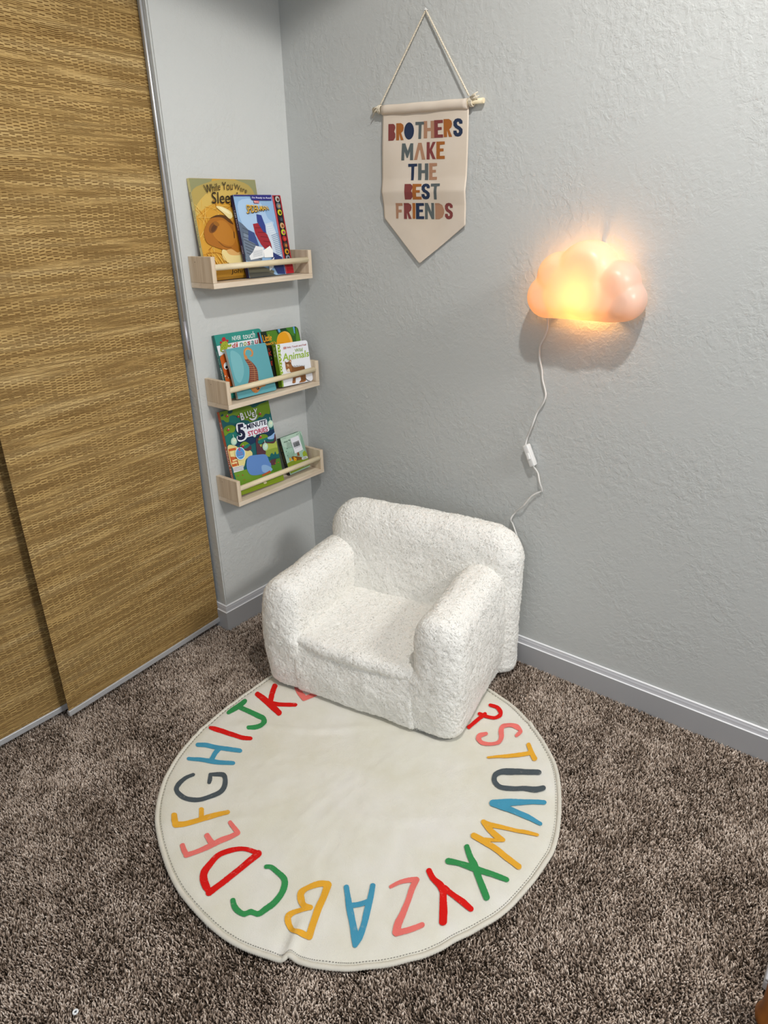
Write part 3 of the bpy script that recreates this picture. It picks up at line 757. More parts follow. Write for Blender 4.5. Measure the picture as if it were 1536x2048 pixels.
[610,1315],[406,1164]]],["t","#c22a4c","6",[[398,1567],[490,1552],[470,1430],[383,1444]],4],["t","#b83a66","STORIES",[[346,1404],[526,1388],[524,1353],[346,1371]],
1],["t","#b83a66","IN 1 BOOK!",[[304,1344],[540,1323],[537,1284],[304,1303]],1],["t","#e8f0f8","Hooray!",[[327,1267],[530,1269],[527,1233],[327,1235]],1],
["t","#d9d9de","B",[[740,2608],[871,2607],[896,2367],[740,2374]],6],["t","#d9d9de","L",[[927,2605],[996,2599],[1031,2409],[960,2396]],6],["t","#d9d9de","U",[[1040,2611],
[1183,2611],[1175,2443],[1055,2433]],6],["t","#d9d9de","E",[[1206,2529],[1324,2533],[1320,2378],[1220,2378]],6],["t","#d9d9de","Y",[[1316,2641],[1468,2630],
[1410,2374],[1325,2399]],6],["s","#d9d9de",[[1092,2369],[1184,2307],[1315,2323],[1400,2405]],[46,62,59,40]],["b","#e6eaf2",[[507,2282],[654,2313],[818,2271],
[871,2204],[1197,2220],[1637,2221],[1756,2210],[1781,2126],[1752,2016],[1793,1920],[1761,1796],[1451,1793],[904,1787],[833,1789],[728,1728],[564,1710],[454,1756],
[419,1884],[482,1925],[600,1912],[614,1965],[484,2064]]],["t","#15173a","5",[[531,2277],[798,2264],[778,1731],[441,1773]],7],["t","#15173a","-",[[765,2136],
[860,2129],[856,2095],[764,2101]],5],["t","#15173a","MINUTE",[[904,2208],[1758,2196],[1729,2035],[898,2036]],5],["t","#b3224f","STORIES",[[884,1969],[1747,1959],
[1736,1795],[892,1811]],5]]},"green":{"pose":[0.06374,-0.16237,0.0041,0.25502,0.01838,0.10332,0.13408],"zb":0.49821,"t":0.017,"art":[["p","#9dbfab",[[0,0],
[1033,0],[1033,1341],[0,1341]]],["b","#b2ccba",[[66,1357],[945,1332],[971,1131],[462,913],[56,1029]]],["b","#86a894",[[953,1354],[999,1208],[1102,851],[1055,496],
[909,784]]],["p","#7f9426",[[-12,417],[193,451],[381,430],[762,387],[1077,416],[1080,56],[41,39]]],["b","#93a82e",[[827,564],[951,625],[995,563],[1068,394],
[854,409]]],["s","#5f7f66",[[114,583],[117,678],[134,768]],[8]],["s","#5f7f66",[[143,574],[151,668],[184,790]],[8]],["s","#5f7f66",[[171,566],[186,657],
[233,811]],[8]],["s","#5f7f66",[[200,557],[221,647],[247,735]],[8]],["s","#5f7f66",[[230,548],[256,636],[297,756]],[8]],["s","#5f7f66",[[259,539],[291,626],
[347,778]],[8]],["s","#5f7f66",[[288,530],[326,616],[361,701]],[8]],["s","#5f7f66",[[317,522],[361,605],[411,723]],[8]],["s","#5f7f66",[[346,513],[396,595],
[461,744]],[8]],["b","#7a4d20",[[312,596],[718,449],[690,372],[322,448]]],["p","#8a4a22",[[588,658],[662,655],[667,513],[546,544]]],["e","#dfa51c",[[192,511],
[238,497],[176,468]]],["e","#c06a14",[[199,495],[216,490],[194,482]]],["e","#dfa51c",[[408,458],[473,438],[385,398]]],["e","#c06a14",[[415,441],[439,434],
[408,423]]],["e","#dfa51c",[[384,526],[414,517],[373,497]]],["e","#c06a14",[[391,509],[402,506],[387,501]]],["e","#dfa51c",[[186,561],[212,554],[177,537]]],
["e","#c06a14",[[193,545],[202,542],[190,538]]],["e","#26302a",[[176,923],[189,920],[171,911]]],["e","#26302a",[[111,835],[124,831],[106,822]]],["e","#26302a",[[117,678],
[130,674],[112,665]]],["e","#26302a",[[789,1266],[802,1262],[784,1253]]],["e","#26302a",[[861,1282],[874,1279],[856,1269]]],["t","#3c4e44","the forest",[[103,1200],
[671,1214],[666,1155],[112,1138]],0],["s","#3f5248",[[210,1104],[430,1090]],[9]],["s","#3f5248",[[200,1062],[427,1047]],[9]],["s","#3f5248",[[189,1020],
[424,1005]],[9]],["s","#3f5248",[[178,978],[422,962]],[9]],["s","#3f5248",[[167,935],[419,920]],[9]],["s","#5a7064",[[56,1307],[263,1289]],[6]],["p","#e4e4ea",[[428,1215],
[838,1222],[877,683],[459,654]]],["p","#b9bcc0",[[481,1045],[800,1052],[812,860],[484,864]]],["l","#2c2c30",[[480,1006],[485,875]],[5]],["l","#2c2c30",[[498,1006],
[503,875]],[5]],["l","#2c2c30",[[517,1007],[522,876]],[12]],["l","#2c2c30",[[535,1008],[540,876]],[9]],["l","#2c2c30",[[553,1008],[559,877]],[12]],["l","#2c2c30",[[572,1009],
[577,877]],[12]],["l","#2c2c30",[[590,1009],[596,878]],[5]],["l","#2c2c30",[[609,1010],[614,878]],[12]],["l","#2c2c30",[[627,1010],[633,879]],[12]],["l","#2c2c30",[[646,1011],
[651,879]],[9]],["l","#2c2c30",[[664,1011],[670,880]],[12]],["l","#2c2c30",[[683,1012],[689,880]],[9]],["l","#2c2c30",[[702,1013],[707,881]],[12]],["l","#2c2c30",[[720,1013],
[726,881]],[5]],["l","#2c2c30",[[739,1014],[744,882]],[9]],["l","#2c2c30",[[758,1014],[763,882]],[12]],["l","#2c2c30",[[776,1015],[782,883]],[5]],["s","#4a4a50",[[486,1031],
[784,1040]],[12]],["s","#5a5a60",[[510,832],[790,845]],[9]],["b","#c9d2d0",[[718,425],[944,425],[978,334],[721,345]]],["s","#33383a",[[783,399],[917,396]],
[14]],["s","#33383a",[[777,358],[935,354]],[12]],["p","#dfe2dc",[[687,140],[974,138],[977,100],[686,91]]]]}},"rug":[["#d81e1a",[[3786,-6645],[4360,-6729],
[4956,-6842]],[[3724,-6474],[4305,-6529],[4921,-6669]]],["#d81e1a",[[3790,-5948],[4012,-6269],[4257,-6573]],[[3955,-5916],[4168,-6227],[4403,-6524]]],["#d81e1a",[[4415,-6647],
[4704,-6551],[5091,-6279]],[[4310,-6511],[4592,-6428],[4981,-6166]]],["#3a8f52",[[3790,-7652],[3834,-7395],[3805,-7058]],[[3651,-7604],[3628,-7327],[3630,-7002]]],
["#3a8f52",[[3773,-7360],[4091,-7330],[4470,-7286],[4703,-7253],[4774,-7294],[4820,-7387],[4770,-7529],[4638,-7679]],[[3680,-7205],[4002,-7183],[4377,-7134],
[4654,-7096],[4905,-7226],[4987,-7443],[4892,-7614],[4722,-7745]]],["#d81e1a",[[3881,-8428],[4136,-8357],[4512,-8251],[4859,-8149],[5084,-8008]],[[3795,-8329],
[4037,-8241],[4410,-8122],[4760,-8035],[4984,-7911]]],["#4a97b6",[[4155,-9059],[4359,-8930],[4680,-8787],[4993,-8636],[5228,-8508]],[[4037,-8960],[4250,-8827],
[4577,-8682],[4890,-8532],[5124,-8404]]],["#4a97b6",[[4350,-9527],[4619,-9388],[4926,-9242],[5206,-9072],[5434,-8911]],[[4268,-9456],[4523,-9302],[4811,-9135],
[5100,-8977],[5338,-8826]]],["#4a97b6",[[4575,-8737],[4656,-8948],[4784,-9172]],[[4745,-8749],[4798,-8944],[4929,-9153]]],["#50585d",[[4835,-9767],[4757,-9952],
[4782,-10190],[4926,-10386],[5203,-10455],[5497,-10407],[5749,-10235],[5868,-10016],[5978,-9764],[5921,-9535],[5741,-9342],[5506,-9232],[5324,-9320],[5192,-9451]],
[[4942,-9811],[4881,-9984],[4926,-10190],[5003,-10312],[5167,-10343],[5411,-10315],[5633,-10162],[5753,-9964],[5838,-9727],[5787,-9557],[5657,-9414],[5544,-9355],
[5427,-9410],[5276,-9514]]],["#50585d",[[5198,-9514],[5310,-9623],[5403,-9713]],[[5269,-9468],[5405,-9573],[5489,-9678]]],["#e97870",[[4473,-5677],[4761,-5822],
[5064,-5927]],[[4500,-5518],[4765,-5654],[5045,-5733]]],["#e97870",[[5136,-5890],[5224,-5636],[5303,-5377]],[[4982,-5797],[5070,-5543],[5148,-5282]]],["#e6aa38",[[5539,-10900],
[5685,-10997],[5847,-11075]],[[5626,-10816],[5771,-10898],[5921,-10976]]],["#e6aa38",[[5937,-11064],[6099,-10898],[6257,-10667],[6398,-10424],[6491,-10212],
[6617,-10051]],[[5799,-10975],[5982,-10833],[6122,-10604],[6244,-10354],[6370,-10148],[6511,-9985]]],["#e6aa38",[[5944,-10382],[6154,-10546]],[[6029,-10318],
[6239,-10483]]],["#e97870",[[6451,-11313],[6601,-11379],[6763,-11425]],[[6499,-11229],[6640,-11284],[6791,-11323]]],["#e97870",[[6835,-11404],[6950,-11191],
[7064,-10939],[7143,-10665],[7235,-10457],[7295,-10286]],[[6721,-11357],[6839,-11149],[6928,-10894],[7007,-10615],[7116,-10409],[7180,-10242]]],["#e97870",[[6699,-10806],
[6896,-10859],[7007,-10872]],[[6715,-10700],[6904,-10739],[6992,-10741]]],["#e97870",[[6854,-10224],[7064,-10273],[7217,-10296]],[[6858,-10137],[7066,-10173],
[7215,-10196]]],["#d81e1a",[[8023,-11661],[8053,-11386],[8080,-11078],[8097,-10758],[8124,-10490],[8131,-10359]],[[7874,-11636],[7922,-11365],[7937,-11057],
[7952,-10734],[7967,-10463],[7962,-10333]]],["#d81e1a",[[8019,-10290],[7816,-10346],[7578,-10481],[7398,-10693],[7299,-10914],[7312,-11178],[7372,-11414],
[7542,-11579],[7768,-11670],[7943,-11687]],[[8075,-10402],[7881,-10436],[7666,-10552],[7512,-10750],[7428,-10943],[7455,-11179],[7527,-11371],[7649,-11468],
[7822,-11544],[7965,-11602]]],["#3a8f52",[[8489,-10506],[8572,-10454],[8778,-10460],[8954,-10483],[9052,-10561],[9139,-10732],[9169,-10946],[9122,-11142],
[9092,-11292],[8951,-11358],[8882,-11475],[8749,-11492],[8634,-11471],[8513,-11412]],[[8421,-10434],[8533,-10361],[8768,-10353],[8995,-10371],[9165,-10503],
[9262,-10715],[9299,-10960],[9249,-11173],[9193,-11352],[9041,-11430],[8957,-11552],[8762,-11599],[8591,-11565],[8457,-11484]]],["#e6aa38",[[9762,-9958],
[9895,-10207],[9992,-10471],[10121,-10752],[10269,-11046]],[[9907,-9908],[10026,-10169],[10125,-10434],[10248,-10709],[10392,-11000]]],["#e6aa38",[[9792,-9876],
[9623,-10009],[9493,-10258],[9452,-10436],[9564,-10585],[9773,-10668],[9948,-10612]],[[9877,-9964],[9734,-10088],[9603,-10305],[9589,-10422],[9652,-10484],
[9776,-10557],[9906,-10520]]],["#e6aa38",[[9881,-10534],[9797,-10650],[9670,-10808],[9623,-10971],[9720,-11101],[9874,-11164],[10032,-11182],[10211,-11125],
[10340,-11073]],[[9966,-10589],[9878,-10702],[9766,-10852],[9749,-10961],[9801,-11017],[9905,-11074],[10011,-11098],[10158,-11022],[10302,-10987]]],["#4a97b6",[[10159,-9774],
[10338,-9932],[10526,-10106],[10826,-10340],[11011,-10504],[11150,-10622]],[[10228,-9700],[10411,-9853],[10609,-10011],[10907,-10247],[11114,-10405],[11219,-10569]]],
["#4a97b6",[[10575,-9379],[10708,-9618],[10850,-9915],[10990,-10176],[11078,-10414],[11151,-10595]],[[10667,-9332],[10811,-9571],[10965,-9865],[11098,-10135],
[11195,-10381],[11224,-10578]]],["#4a97b6",[[10592,-10048],[10729,-9903],[10835,-9745]],[[10514,-9981],[10644,-9837],[10742,-9683]]],["#e97870",[[10978,-9157],
[11070,-8979],[11210,-8820],[11330,-8721]],[[10914,-9122],[10999,-8927],[11133,-8744],[11248,-8624]]],["#e97870",[[11226,-8685],[11292,-8930],[11393,-9198],
[11462,-9470],[11514,-9724],[11602,-9913]],[[11353,-8661],[11406,-8901],[11497,-9169],[11581,-9442],[11651,-9681],[11732,-9855]]],["#e97870",[[11719,-9931],
[11890,-9721],[12036,-9465]],[[11627,-9852],[11799,-9653],[11951,-9408]]],["#d81e1a",[[11355,-8382],[11544,-8490],[11752,-8550],[11897,-8631]],[[11401,-8270],
[11574,-8367],[11787,-8396],[11956,-8480]]],["#d81e1a",[[11828,-8543],[11954,-8733],[12097,-8954],[12235,-9167]],[[11939,-8461],[12059,-8652],[12217,-8863],
[12351,-9083]]],["#d81e1a",[[11896,-8545],[12126,-8557],[12374,-8573],[12582,-8588]],[[11900,-8407],[12127,-8444],[12375,-8438],[12589,-8468]]],["#3a8f52",[[11678,-7341],
[11882,-7533],[12073,-7674],[12336,-7889],[12524,-8040],[12690,-8170]],[[11737,-7245],[11943,-7418],[12145,-7540],[12405,-7774],[12592,-7921],[12755,-8062]]],
["#3a8f52",[[11608,-7923],[11844,-7821],[12128,-7760],[12399,-7667],[12649,-7591],[12855,-7528]],[[11557,-7791],[11806,-7707],[12086,-7611],[12366,-7543],
[12619,-7472],[12831,-7422]]],["#e6aa38",[[11682,-6534],[11860,-6502],[12114,-6380],[12366,-6270],[12616,-6164],[12844,-6065]],[[11652,-6403],[11820,-6379],
[12076,-6278],[12334,-6177],[12583,-6061],[12821,-5985]]],["#e6aa38",[[11669,-6541],[11914,-6654],[12131,-6703],[12282,-6686]],[[11690,-6422],[11932,-6511],
[12131,-6557],[12275,-6582]]],["#e6aa38",[[12269,-6615],[12099,-6723],[11916,-6832]],[[12303,-6682],[12138,-6803],[11953,-6908]]],["#e6aa38",[[11706,-7027],
[11915,-7016],[12248,-7016],[12553,-7060],[12756,-7076],[12886,-7097]],[[11681,-6878],[11897,-6854],[12245,-6875],[12555,-6917],[12759,-6943],[12893,-6961]]],
["#4a97b6",[[11598,-5920],[11878,-5692],[12187,-5413],[12558,-5127]],[[11506,-5774],[11779,-5525],[12115,-5277],[12503,-5012]]],["#4a97b6",[[11582,-5940],
[11900,-5874],[12257,-5806],[12525,-5759],[12750,-5740]],[[11535,-5777],[11858,-5690],[12231,-5664],[12508,-5637],[12741,-5644]]],["#50585d",[[11942,-4189],
[11649,-4378],[11336,-4608],[11167,-4766],[11087,-4981],[11140,-5188],[11285,-5324],[11499,-5353],[11764,-5195],[11987,-5027],[12206,-4925],[12355,-4756]],
[[12010,-4331],[11734,-4545],[11427,-4771],[11272,-4894],[11210,-5032],[11231,-5118],[11303,-5192],[11457,-5220],[11704,-5076],[11927,-4902],[12128,-4773],
[12272,-4626]]],["#e6aa38",[[11277,-3573],[11461,-3773],[11644,-3953]],[[11327,-3468],[11513,-3654],[11700,-3810]]],["#e6aa38",[[11455,-3712],[11215,-3992],
[10935,-4295],[10664,-4564]],[[11526,-3815],[11290,-4105],[10991,-4381],[10705,-4627]]],["#e97870",[[10120,-3793],[10004,-3946],[10059,-4184],[10275,-4294],
[10489,-4191],[10652,-3984],[10637,-3711],[10495,-3447],[10471,-3341],[10606,-3210],[10768,-3185],[10835,-3200],[10835,-3395]],[[10201,-3881],[10136,-4029],
[10144,-4075],[10247,-4156],[10427,-4088],[10553,-3909],[10527,-3741],[10374,-3486],[10365,-3237],[10549,-3086],[10745,-3030],[10930,-3163],[10913,-3428]]],
["#d81e1a",[[9693,-2802],[9854,-2780],[10008,-2875],[10047,-2935],[9996,-3107],[9779,-3172],[9593,-3187]],[[9651,-2676],[9836,-2643],[10057,-2753],[10164,-2985],
[10060,-3208],[9822,-3292],[9635,-3320]]],["#d81e1a",[[9680,-3130],[9632,-3507],[9602,-3902]],[[9788,-3194],[9740,-3565],[9708,-3953]]]],"rugout":[[3405,-5561],
[3384,-6326],[3418,-7187],[3485,-7971],[3649,-8785],[3838,-9377],[4080,-9887],[4385,-10377],[4857,-10878],[5338,-11255],[5835,-11522],[6386,-11759],[6944,-11951],
[7491,-12071],[8085,-12128],[8596,-12141],[9110,-12097],[9536,-11995],[9911,-11860],[10233,-11724],[10311,-11597],[10569,-11525],[10848,-11398],[11220,-11162],
[11418,-11012],[11735,-10719],[12040,-10407],[12317,-10050],[12571,-9649],[12703,-9315],[12893,-8947],[13082,-8501],[13220,-8066],[13288,-7608],[13342,-7098],
[13355,-6622],[13342,-6145],[13215,-5627],[13007,-5079],[12747,-4523],[12455,-4004],[12141,-3588],[11638,-3136],[11140,-2775],[10543,-2444],[10094,-2248],
[9626,-2133],[8646,-1946],[7651,-1956],[6681,-2162],[5773,-2554],[4963,-3115],[4282,-3824],[3756,-4650]],"banner":[["B","m",[[4129,15679],[4367,15667],[4361,15265],
[4120,15272]]],["R","r",[[4397,15677],[4646,15664],[4642,15255],[4391,15265]]],["O","n",[[4661,15675],[4984,15656],[4983,15247],[4657,15263]]],["T","s",[[5029,15657],
[5331,15639],[5333,15239],[5029,15252]]],["H","t",[[5303,15653],[5649,15632],[5653,15233],[5305,15249]]],["E","m",[[5648,15644],[5933,15629],[5941,15222],
[5653,15235]]],["R","r",[[5954,15641],[6220,15626],[6231,15217],[5962,15229]]],["S","n",[[6257,15630],[6534,15618],[6547,15201],[6268,15214]]],["M","s",[[4568,15178],
[4962,15157],[4961,14749],[4563,14763]]],["A","t",[[4991,15161],[5362,15143],[5364,14740],[4990,14751]]],["K","m",[[5404,15153],[5702,15140],[5707,14731],
[5406,14740]]],["E","r",[[5724,15142],[5997,15129],[6005,14718],[5729,14730]]],["T","n",[[4799,14665],[5097,14656],[5097,14247],[4797,14255]]],["H","s",[[5129,14656],
[5464,14642],[5467,14236],[5129,14248]]],["E","t",[[5492,14645],[5753,14634],[5759,14230],[5496,14236]]],["B","m",[[4686,14167],[4965,14160],[4964,13767],
[4682,13775]]],["E","r",[[4959,14161],[5258,14149],[5259,13759],[4958,13767]]],["S","n",[[5266,14155],[5539,14148],[5543,13751],[5268,13759]]],["T","s",[[5573,14143],
[5872,14135],[5878,13742],[5577,13750]]],["F","t",[[4329,13689],[4581,13683],[4577,13281],[4322,13284]]],["R","m",[[4627,13684],[4898,13677],[4896,13266],
[4622,13269]]],["I","r",[[4928,13676],[5032,13674],[5032,13269],[4927,13270]]],["E","n",[[5047,13673],[5321,13667],[5323,13256],[5047,13260]]],["N","s",[[5350,13668],
[5658,13660],[5663,13250],[5352,13254]]],["D","t",[[5693,13655],[5992,13648],[6000,13246],[5698,13249]]],["S","m",[[6020,13654],[6281,13647],[6291,13238],
[6028,13241]]]],"bannerout":[[3913,16132],[6691,16027],[6711,15829],[6696,13095],[5168,12083],[3880,13301],[3836,14049],[3932,15926]],"cloud":[[0.9524,1.0926],
[0.9244,1.0972],[0.9014,1.11],[0.8895,1.1301],[0.888,1.1506],[0.8967,1.1713],[0.916,1.1846],[0.9161,1.202],[0.9228,1.2243],[0.9356,1.2403],[0.954,1.2514],
[0.9867,1.2518],[1.0016,1.2637],[1.0217,1.2731],[1.0472,1.2766],[1.071,1.2676],[1.0878,1.253],[1.0961,1.236],[1.1172,1.2353],[1.1375,1.23],[1.1562,1.2158],
[1.1649,1.1956],[1.1675,1.1762],[1.1826,1.1619],[1.1894,1.1438],[1.1876,1.125],[1.1728,1.1076],[1.1566,1.0993],[1.0934,1.0943],[1.0131,1.0917]],"cord":[[0.9151,-0.006,0.9643],
[0.9223,-0.006,0.9461],[0.9265,-0.006,0.9203],[0.9373,-0.006,0.8904],[0.9405,-0.006,0.8762],[0.9344,-0.006,0.8557],[0.918,-0.006,0.8284],[0.9101,-0.006,0.7917],
[0.8938,-0.006,0.7528],[0.8914,-0.006,0.7287]],"cord0":[[0.9366,-0.012,1.0868],[0.9346,-0.012,1.06],[0.9265,-0.012,1.0375],[0.9142,-0.012,1.0103],[0.9152,-0.012,0.9799]],
"cord2":[[0.9192,-0.006,0.6719],[0.9332,-0.006,0.6521],[0.9448,-0.006,0.6277],[0.951,-0.006,0.6019],[0.9446,-0.006,0.5962],[0.9234,-0.006,0.5801],[0.9003,-0.006,0.545],
[0.8704,-0.006,0.5116],[0.8606,-0.006,0.4887],[0.8657,-0.006,0.4696],[0.8841,-0.006,0.4393],[0.8944,-0.006,0.4185],[0.9,-0.006,0.3901],[0.9079,-0.006,0.3194]],
"switch":[[0.8944,-0.012,0.7309],[0.9221,-0.012,0.6743]]}''')

# ================================================================== ROOM
WA = 0.4566      # length of the short wall beside the closet
CZ = 2.44        # ceiling
X1, Y1 = 3.9, -4.3


def structure(name, lo, hi, m, bevel=0.0):
    bm = bmesh.new()
    box(bm, lo, hi, bevel)
    o = from_bm(name, bm, m)
    o['kind'] = 'structure'
    return o


structure('floor', (-0.75, Y1, -0.10), (X1, 0.10, -0.012), M_CARPET)
structure('wall_right', (-0.12, 0.0, -0.012), (X1, 0.10, CZ), M_WALL)
bm = bmesh.new()
box(bm, (-0.12, -WA, -0.012), (0.0, 0.0, CZ), 0.0)
for e in bm.edges:
    e.select = False
ed = [e for e in bm.edges if abs(e.verts[0].co.x) < 1e-5 and abs(e.verts[1].co.x) < 1e-5 and abs(e.verts[0].co.y + WA) < 1e-5 and abs(e.verts[1].co.y + WA) < 1e-5]
bmesh.ops.bevel(bm, geom=ed, offset=0.004, segments=3, affect='EDGES')
o = from_bm('wall_left', bm, M_WALL); o['kind'] = 'structure'
structure('wall_closet_header', (-0.12, -3.2, 2.10), (0.0, -WA, CZ), M_WALL)
structure('wall_closet_back', (-0.75, -3.2, -0.012), (-0.70, 0.10, CZ), M_DARK)
structure('wall_closet_side', (-0.70, -WA + 0.25, -0.012), (-0.12, -WA + 0.30, CZ), M_DARK)
structure('ceiling', (-0.75, Y1, CZ), (X1, 0.10, CZ + 0.06), M_CEIL)


# baseboards: flat face with an ogee cap, mitred round the wall end
def baseboard(name, path):
    prof = [(0.0, -0.012), (0.0132, -0.012), (0.0132, 0.0658), (0.0125, 0.0668), (0.0098, 0.0676), (0.0086, 0.0720),
            (0.0078, 0.0780), (0.0060, 0.0820), (0.0056, 0.0845), (0.0052, 0.0862), (0.0040, 0.0872), (0.0, 0.0878)]
    bm = bmesh.new()
    rings = []
    for (x, y, ox, oy) in path:
        rings.append([bm.verts.new((x + ox * d, y + oy * d, z)) for d, z in prof])
    for a, b in zip(rings, rings[1:]):
        for i in range(len(prof) - 1):
            bm.faces.new([a[i], a[i + 1], b[i + 1], b[i]])
    bm.faces.new(rings[0][::-1]); bm.faces.new(rings[-1])
    bmesh.ops.recalc_face_normals(bm, faces=bm.faces[:])
    bm.normal_update()
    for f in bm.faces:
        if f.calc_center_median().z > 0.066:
            f.material_index = 1 if f.normal.z > 0.45 else 2  # upward lips brighter, ogee dimmer: light from above put in the colour
    o = from_bm(name, bm, [M_BASE, mat('baseboard_lit_lip', '#f2f2f4', 0.3, spec=0.5), mat('baseboard_shaded_ogee', '#c6c6ca', 0.3, spec=0.5)]); o['kind'] = 'structure'
    return o


TB = 0.0  # both runs stand directly on the wall face
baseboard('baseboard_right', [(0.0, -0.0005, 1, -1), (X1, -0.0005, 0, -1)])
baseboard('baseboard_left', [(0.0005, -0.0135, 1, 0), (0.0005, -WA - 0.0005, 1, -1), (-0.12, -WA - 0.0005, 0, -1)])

# ================================================================== CARPET
def in_poly(x, y, poly):
    inside = np.zeros(len(x), bool)
    n = len(poly)
    for i in range(n):
        x1, y1 = poly[i - 1]
        x2, y2 = poly[i]
        c = ((y1 > y) != (y2 > y)) & (x < (x2 - x1) * (y - y1) / (y2 - y1 + 1e-12) + x1)
        inside ^= c
    return inside


rug_out = [np.array(p, float) * 1e-4 for p in DATA['rugout']]
rug_c = np.array([0.812, -0.694])
inner = [rug_c + (p - rug_c) * 0.97 for p in rug_out]
sp = 0.0038
gx, gy = np.meshgrid(np.arange(-0.11, 2.25, sp), np.arange(-2.15, -0.013, sp))
gx = gx.ravel() + RNG.uniform(-.5, .5, gx.size) * sp
gy = gy.ravel() + RNG.uniform(-.5, .5, gy.size) * sp
keep = ~in_poly(gx, gy, inner)
keep &= ~((gx < 0.016) & (gy > -WA - 0.016))
keep &= ~((gy < -1.85) & (gx < 0.2)) & (gx + 0.0 > -0.11)
gx, gy = gx[keep], gy[keep]
n = len(gx)
P = np.stack([gx, gy, np.full(n, -0.0125)], 1)
ang = vnoise(P, 7, 1) * 7 + vnoise(P, 60, 2) * 3 + RNG.uniform(-2.4, 2.4, n)
lean = 0.25 + 0.75 * RNG.random(n)
T = np.stack([np.cos(ang), np.sin(ang), np.zeros(n)], 1)
D = np.stack([T[:, 0] * lean * .3, T[:, 1] * lean * .3, np.ones(n)], 1)
D /= np.linalg.norm(D, axis=1)[:, None]
ln = 0.0110 + 0.0028 * RNG.random(n) + 0.0015 * (vnoise(P, 25, 3) - .5)
V, F3, F4 = tufts(P, D, T, ln, 0.0031 + 0.0017 * RNG.random(n), 0.0022 * lean + 0.0006)
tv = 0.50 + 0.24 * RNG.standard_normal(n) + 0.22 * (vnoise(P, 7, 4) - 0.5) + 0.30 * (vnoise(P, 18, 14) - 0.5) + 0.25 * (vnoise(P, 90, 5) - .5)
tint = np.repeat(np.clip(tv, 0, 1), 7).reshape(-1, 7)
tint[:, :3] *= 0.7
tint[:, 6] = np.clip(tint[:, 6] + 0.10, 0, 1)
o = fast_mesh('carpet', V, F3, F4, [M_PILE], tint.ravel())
tag(o, 'brown and beige speckled cut pile carpet covering the floor', 'carpet', kind='stuff')

# ================================================================== CLOSET PANELS
def cloth_panel(name, y0, x0, y1, x1, zb, zt, label, group):
    root = empty(name, ((x0 + x1) / 2, (y0 + y1) / 2, zb))
    bm = bmesh.new()
    ny, nz = 12, 60
    th = 0.0016
    grid = {}
    for s in (0, 1):
        for i in range(ny + 1):
            for j in range(nz + 1):
                t = i / ny
                y = y0 + (y1 - y0) * t
                x = x0 + (x1 - x0) * t
                z = zb + 0.014 + (zt - zb - 0.014) * j / nz
                y += 0.0065 * z      # hangs a touch out of plumb
                cur = 0.0012 * sin(z * 7 + t * 3)
                if t in (0, 1):
                    cur += 0.0007 * noise.noise((z * 60, t * 9, 0))
                grid[s, i, j] = bm.verts.new((x + cur - s * th - root.location.x, y - root.location.y, z - root.location.z))
    for i in range(ny):
        for j in range(nz):
            bm.faces.new([grid[0, i, j], grid[0, i + 1, j], grid[0, i + 1, j + 1], grid[0, i, j + 1]])
            bm.faces.new([grid[1, i, j + 1], grid[1, i + 1, j + 1], grid[1, i + 1, j], grid[1, i, j]])
    for j in range(nz):
        bm.faces.new([grid[0, 0, j], grid[0, 0, j + 1], grid[1, 0, j + 1], grid[1, 0, j]])
        bm.faces.new([grid[0, ny, j + 1], grid[0, ny, j], grid[1, ny, j], grid[1, ny, j + 1]])
    bmesh.ops.recalc_face_normals(bm, faces=bm.faces[:])
    from_bm('woven_sheet', bm, M_GRASS, root)
    # weighted aluminium bar along the hem
    d = Vector((x1 - x0, y1 - y0, 0)).normalized()
    nrm = Vector((-d.y, d.x, 0))
    if nrm.x < 0:
        nrm = -nrm
    bm = bmesh.new()
    a = Vector((x0, y0, zb)) - root.location - d * 0.002
    b = Vector((x1, y1, zb)) - root.location + d * 0.004
    vs = []
    for p in (a, b):
        vs.append([bm.verts.new(p + nrm * q + Vector((0, 0, h))) for q, h in ((0.0045, 0.0), (0.0050, 0.002), (0.0050, 0.0155), (0.0038, 0.0175), (-0.005, 0.0175), (-0.0055, 0.0))])
    for k in range(6):
        bm.faces.new([vs[0][k], vs[0][(k + 1) % 6], vs[1][(k + 1) % 6], vs[1][k]])
    bm.faces.new(vs[0]); bm.faces.new(vs[1][::-1])
    bmesh.ops.recalc_face_normals(bm, faces=bm.faces[:])
    from_bm('bottom_rail', bm, M_ALU, root)
    # carrier at the top that hangs from the track
    bm = bmesh.new()
    vs = []
    a = Vector((x0, y0, zt)) - root.location
    b = Vector((x1, y1, zt)) - root.location
    for p in (a, b):
        vs.append([bm.verts.new(p + nrm * q + Vector((0, 0, h))) for q, h in ((0.005, -0.02), (0.005, 0.012), (-0.006, 0.012), (-0.006, -0.02))])
    for k in range(4):
        bm.faces.new([vs[0][k], vs[0][(k + 1) % 4], vs[1][(k + 1) % 4], vs[1][k]])
    bm.faces.new(vs[0]); bm.faces.new(vs[1][::-1])
    bmesh.ops.recalc_face_normals(bm, faces=bm.faces[:])
    from_bm('top_carrier', bm, M_ALU, root)
    tag(root, label, 'panel curtain', group)
    return root


pan = cloth_panel('sliding_fabric_panel', -1.0585, 0.0135, -0.4680, -0.0375, 0.014, 2.075,
                  'wide woven tan grasscloth sliding panel hanging in front, beside the white wall', 'sliding closet panels')
cloth_panel('sliding_fabric_panel', -1.640, -0.0330, -0.985, -0.0310, 0.0100, 2.075,
            'woven tan grasscloth sliding panel hanging behind the front panel, at the left picture edge', 'sliding closet panels')
# track under the header
bm = bmesh.new()
box(bm, (-0.075, -3.15, 2.085), (0.03, -WA - 0.002, 2.0995), 0.001)
o = from_bm('ceiling_track', bm, M_ALU)
tag(o, 'aluminium curtain track above the woven sliding panels', 'track')
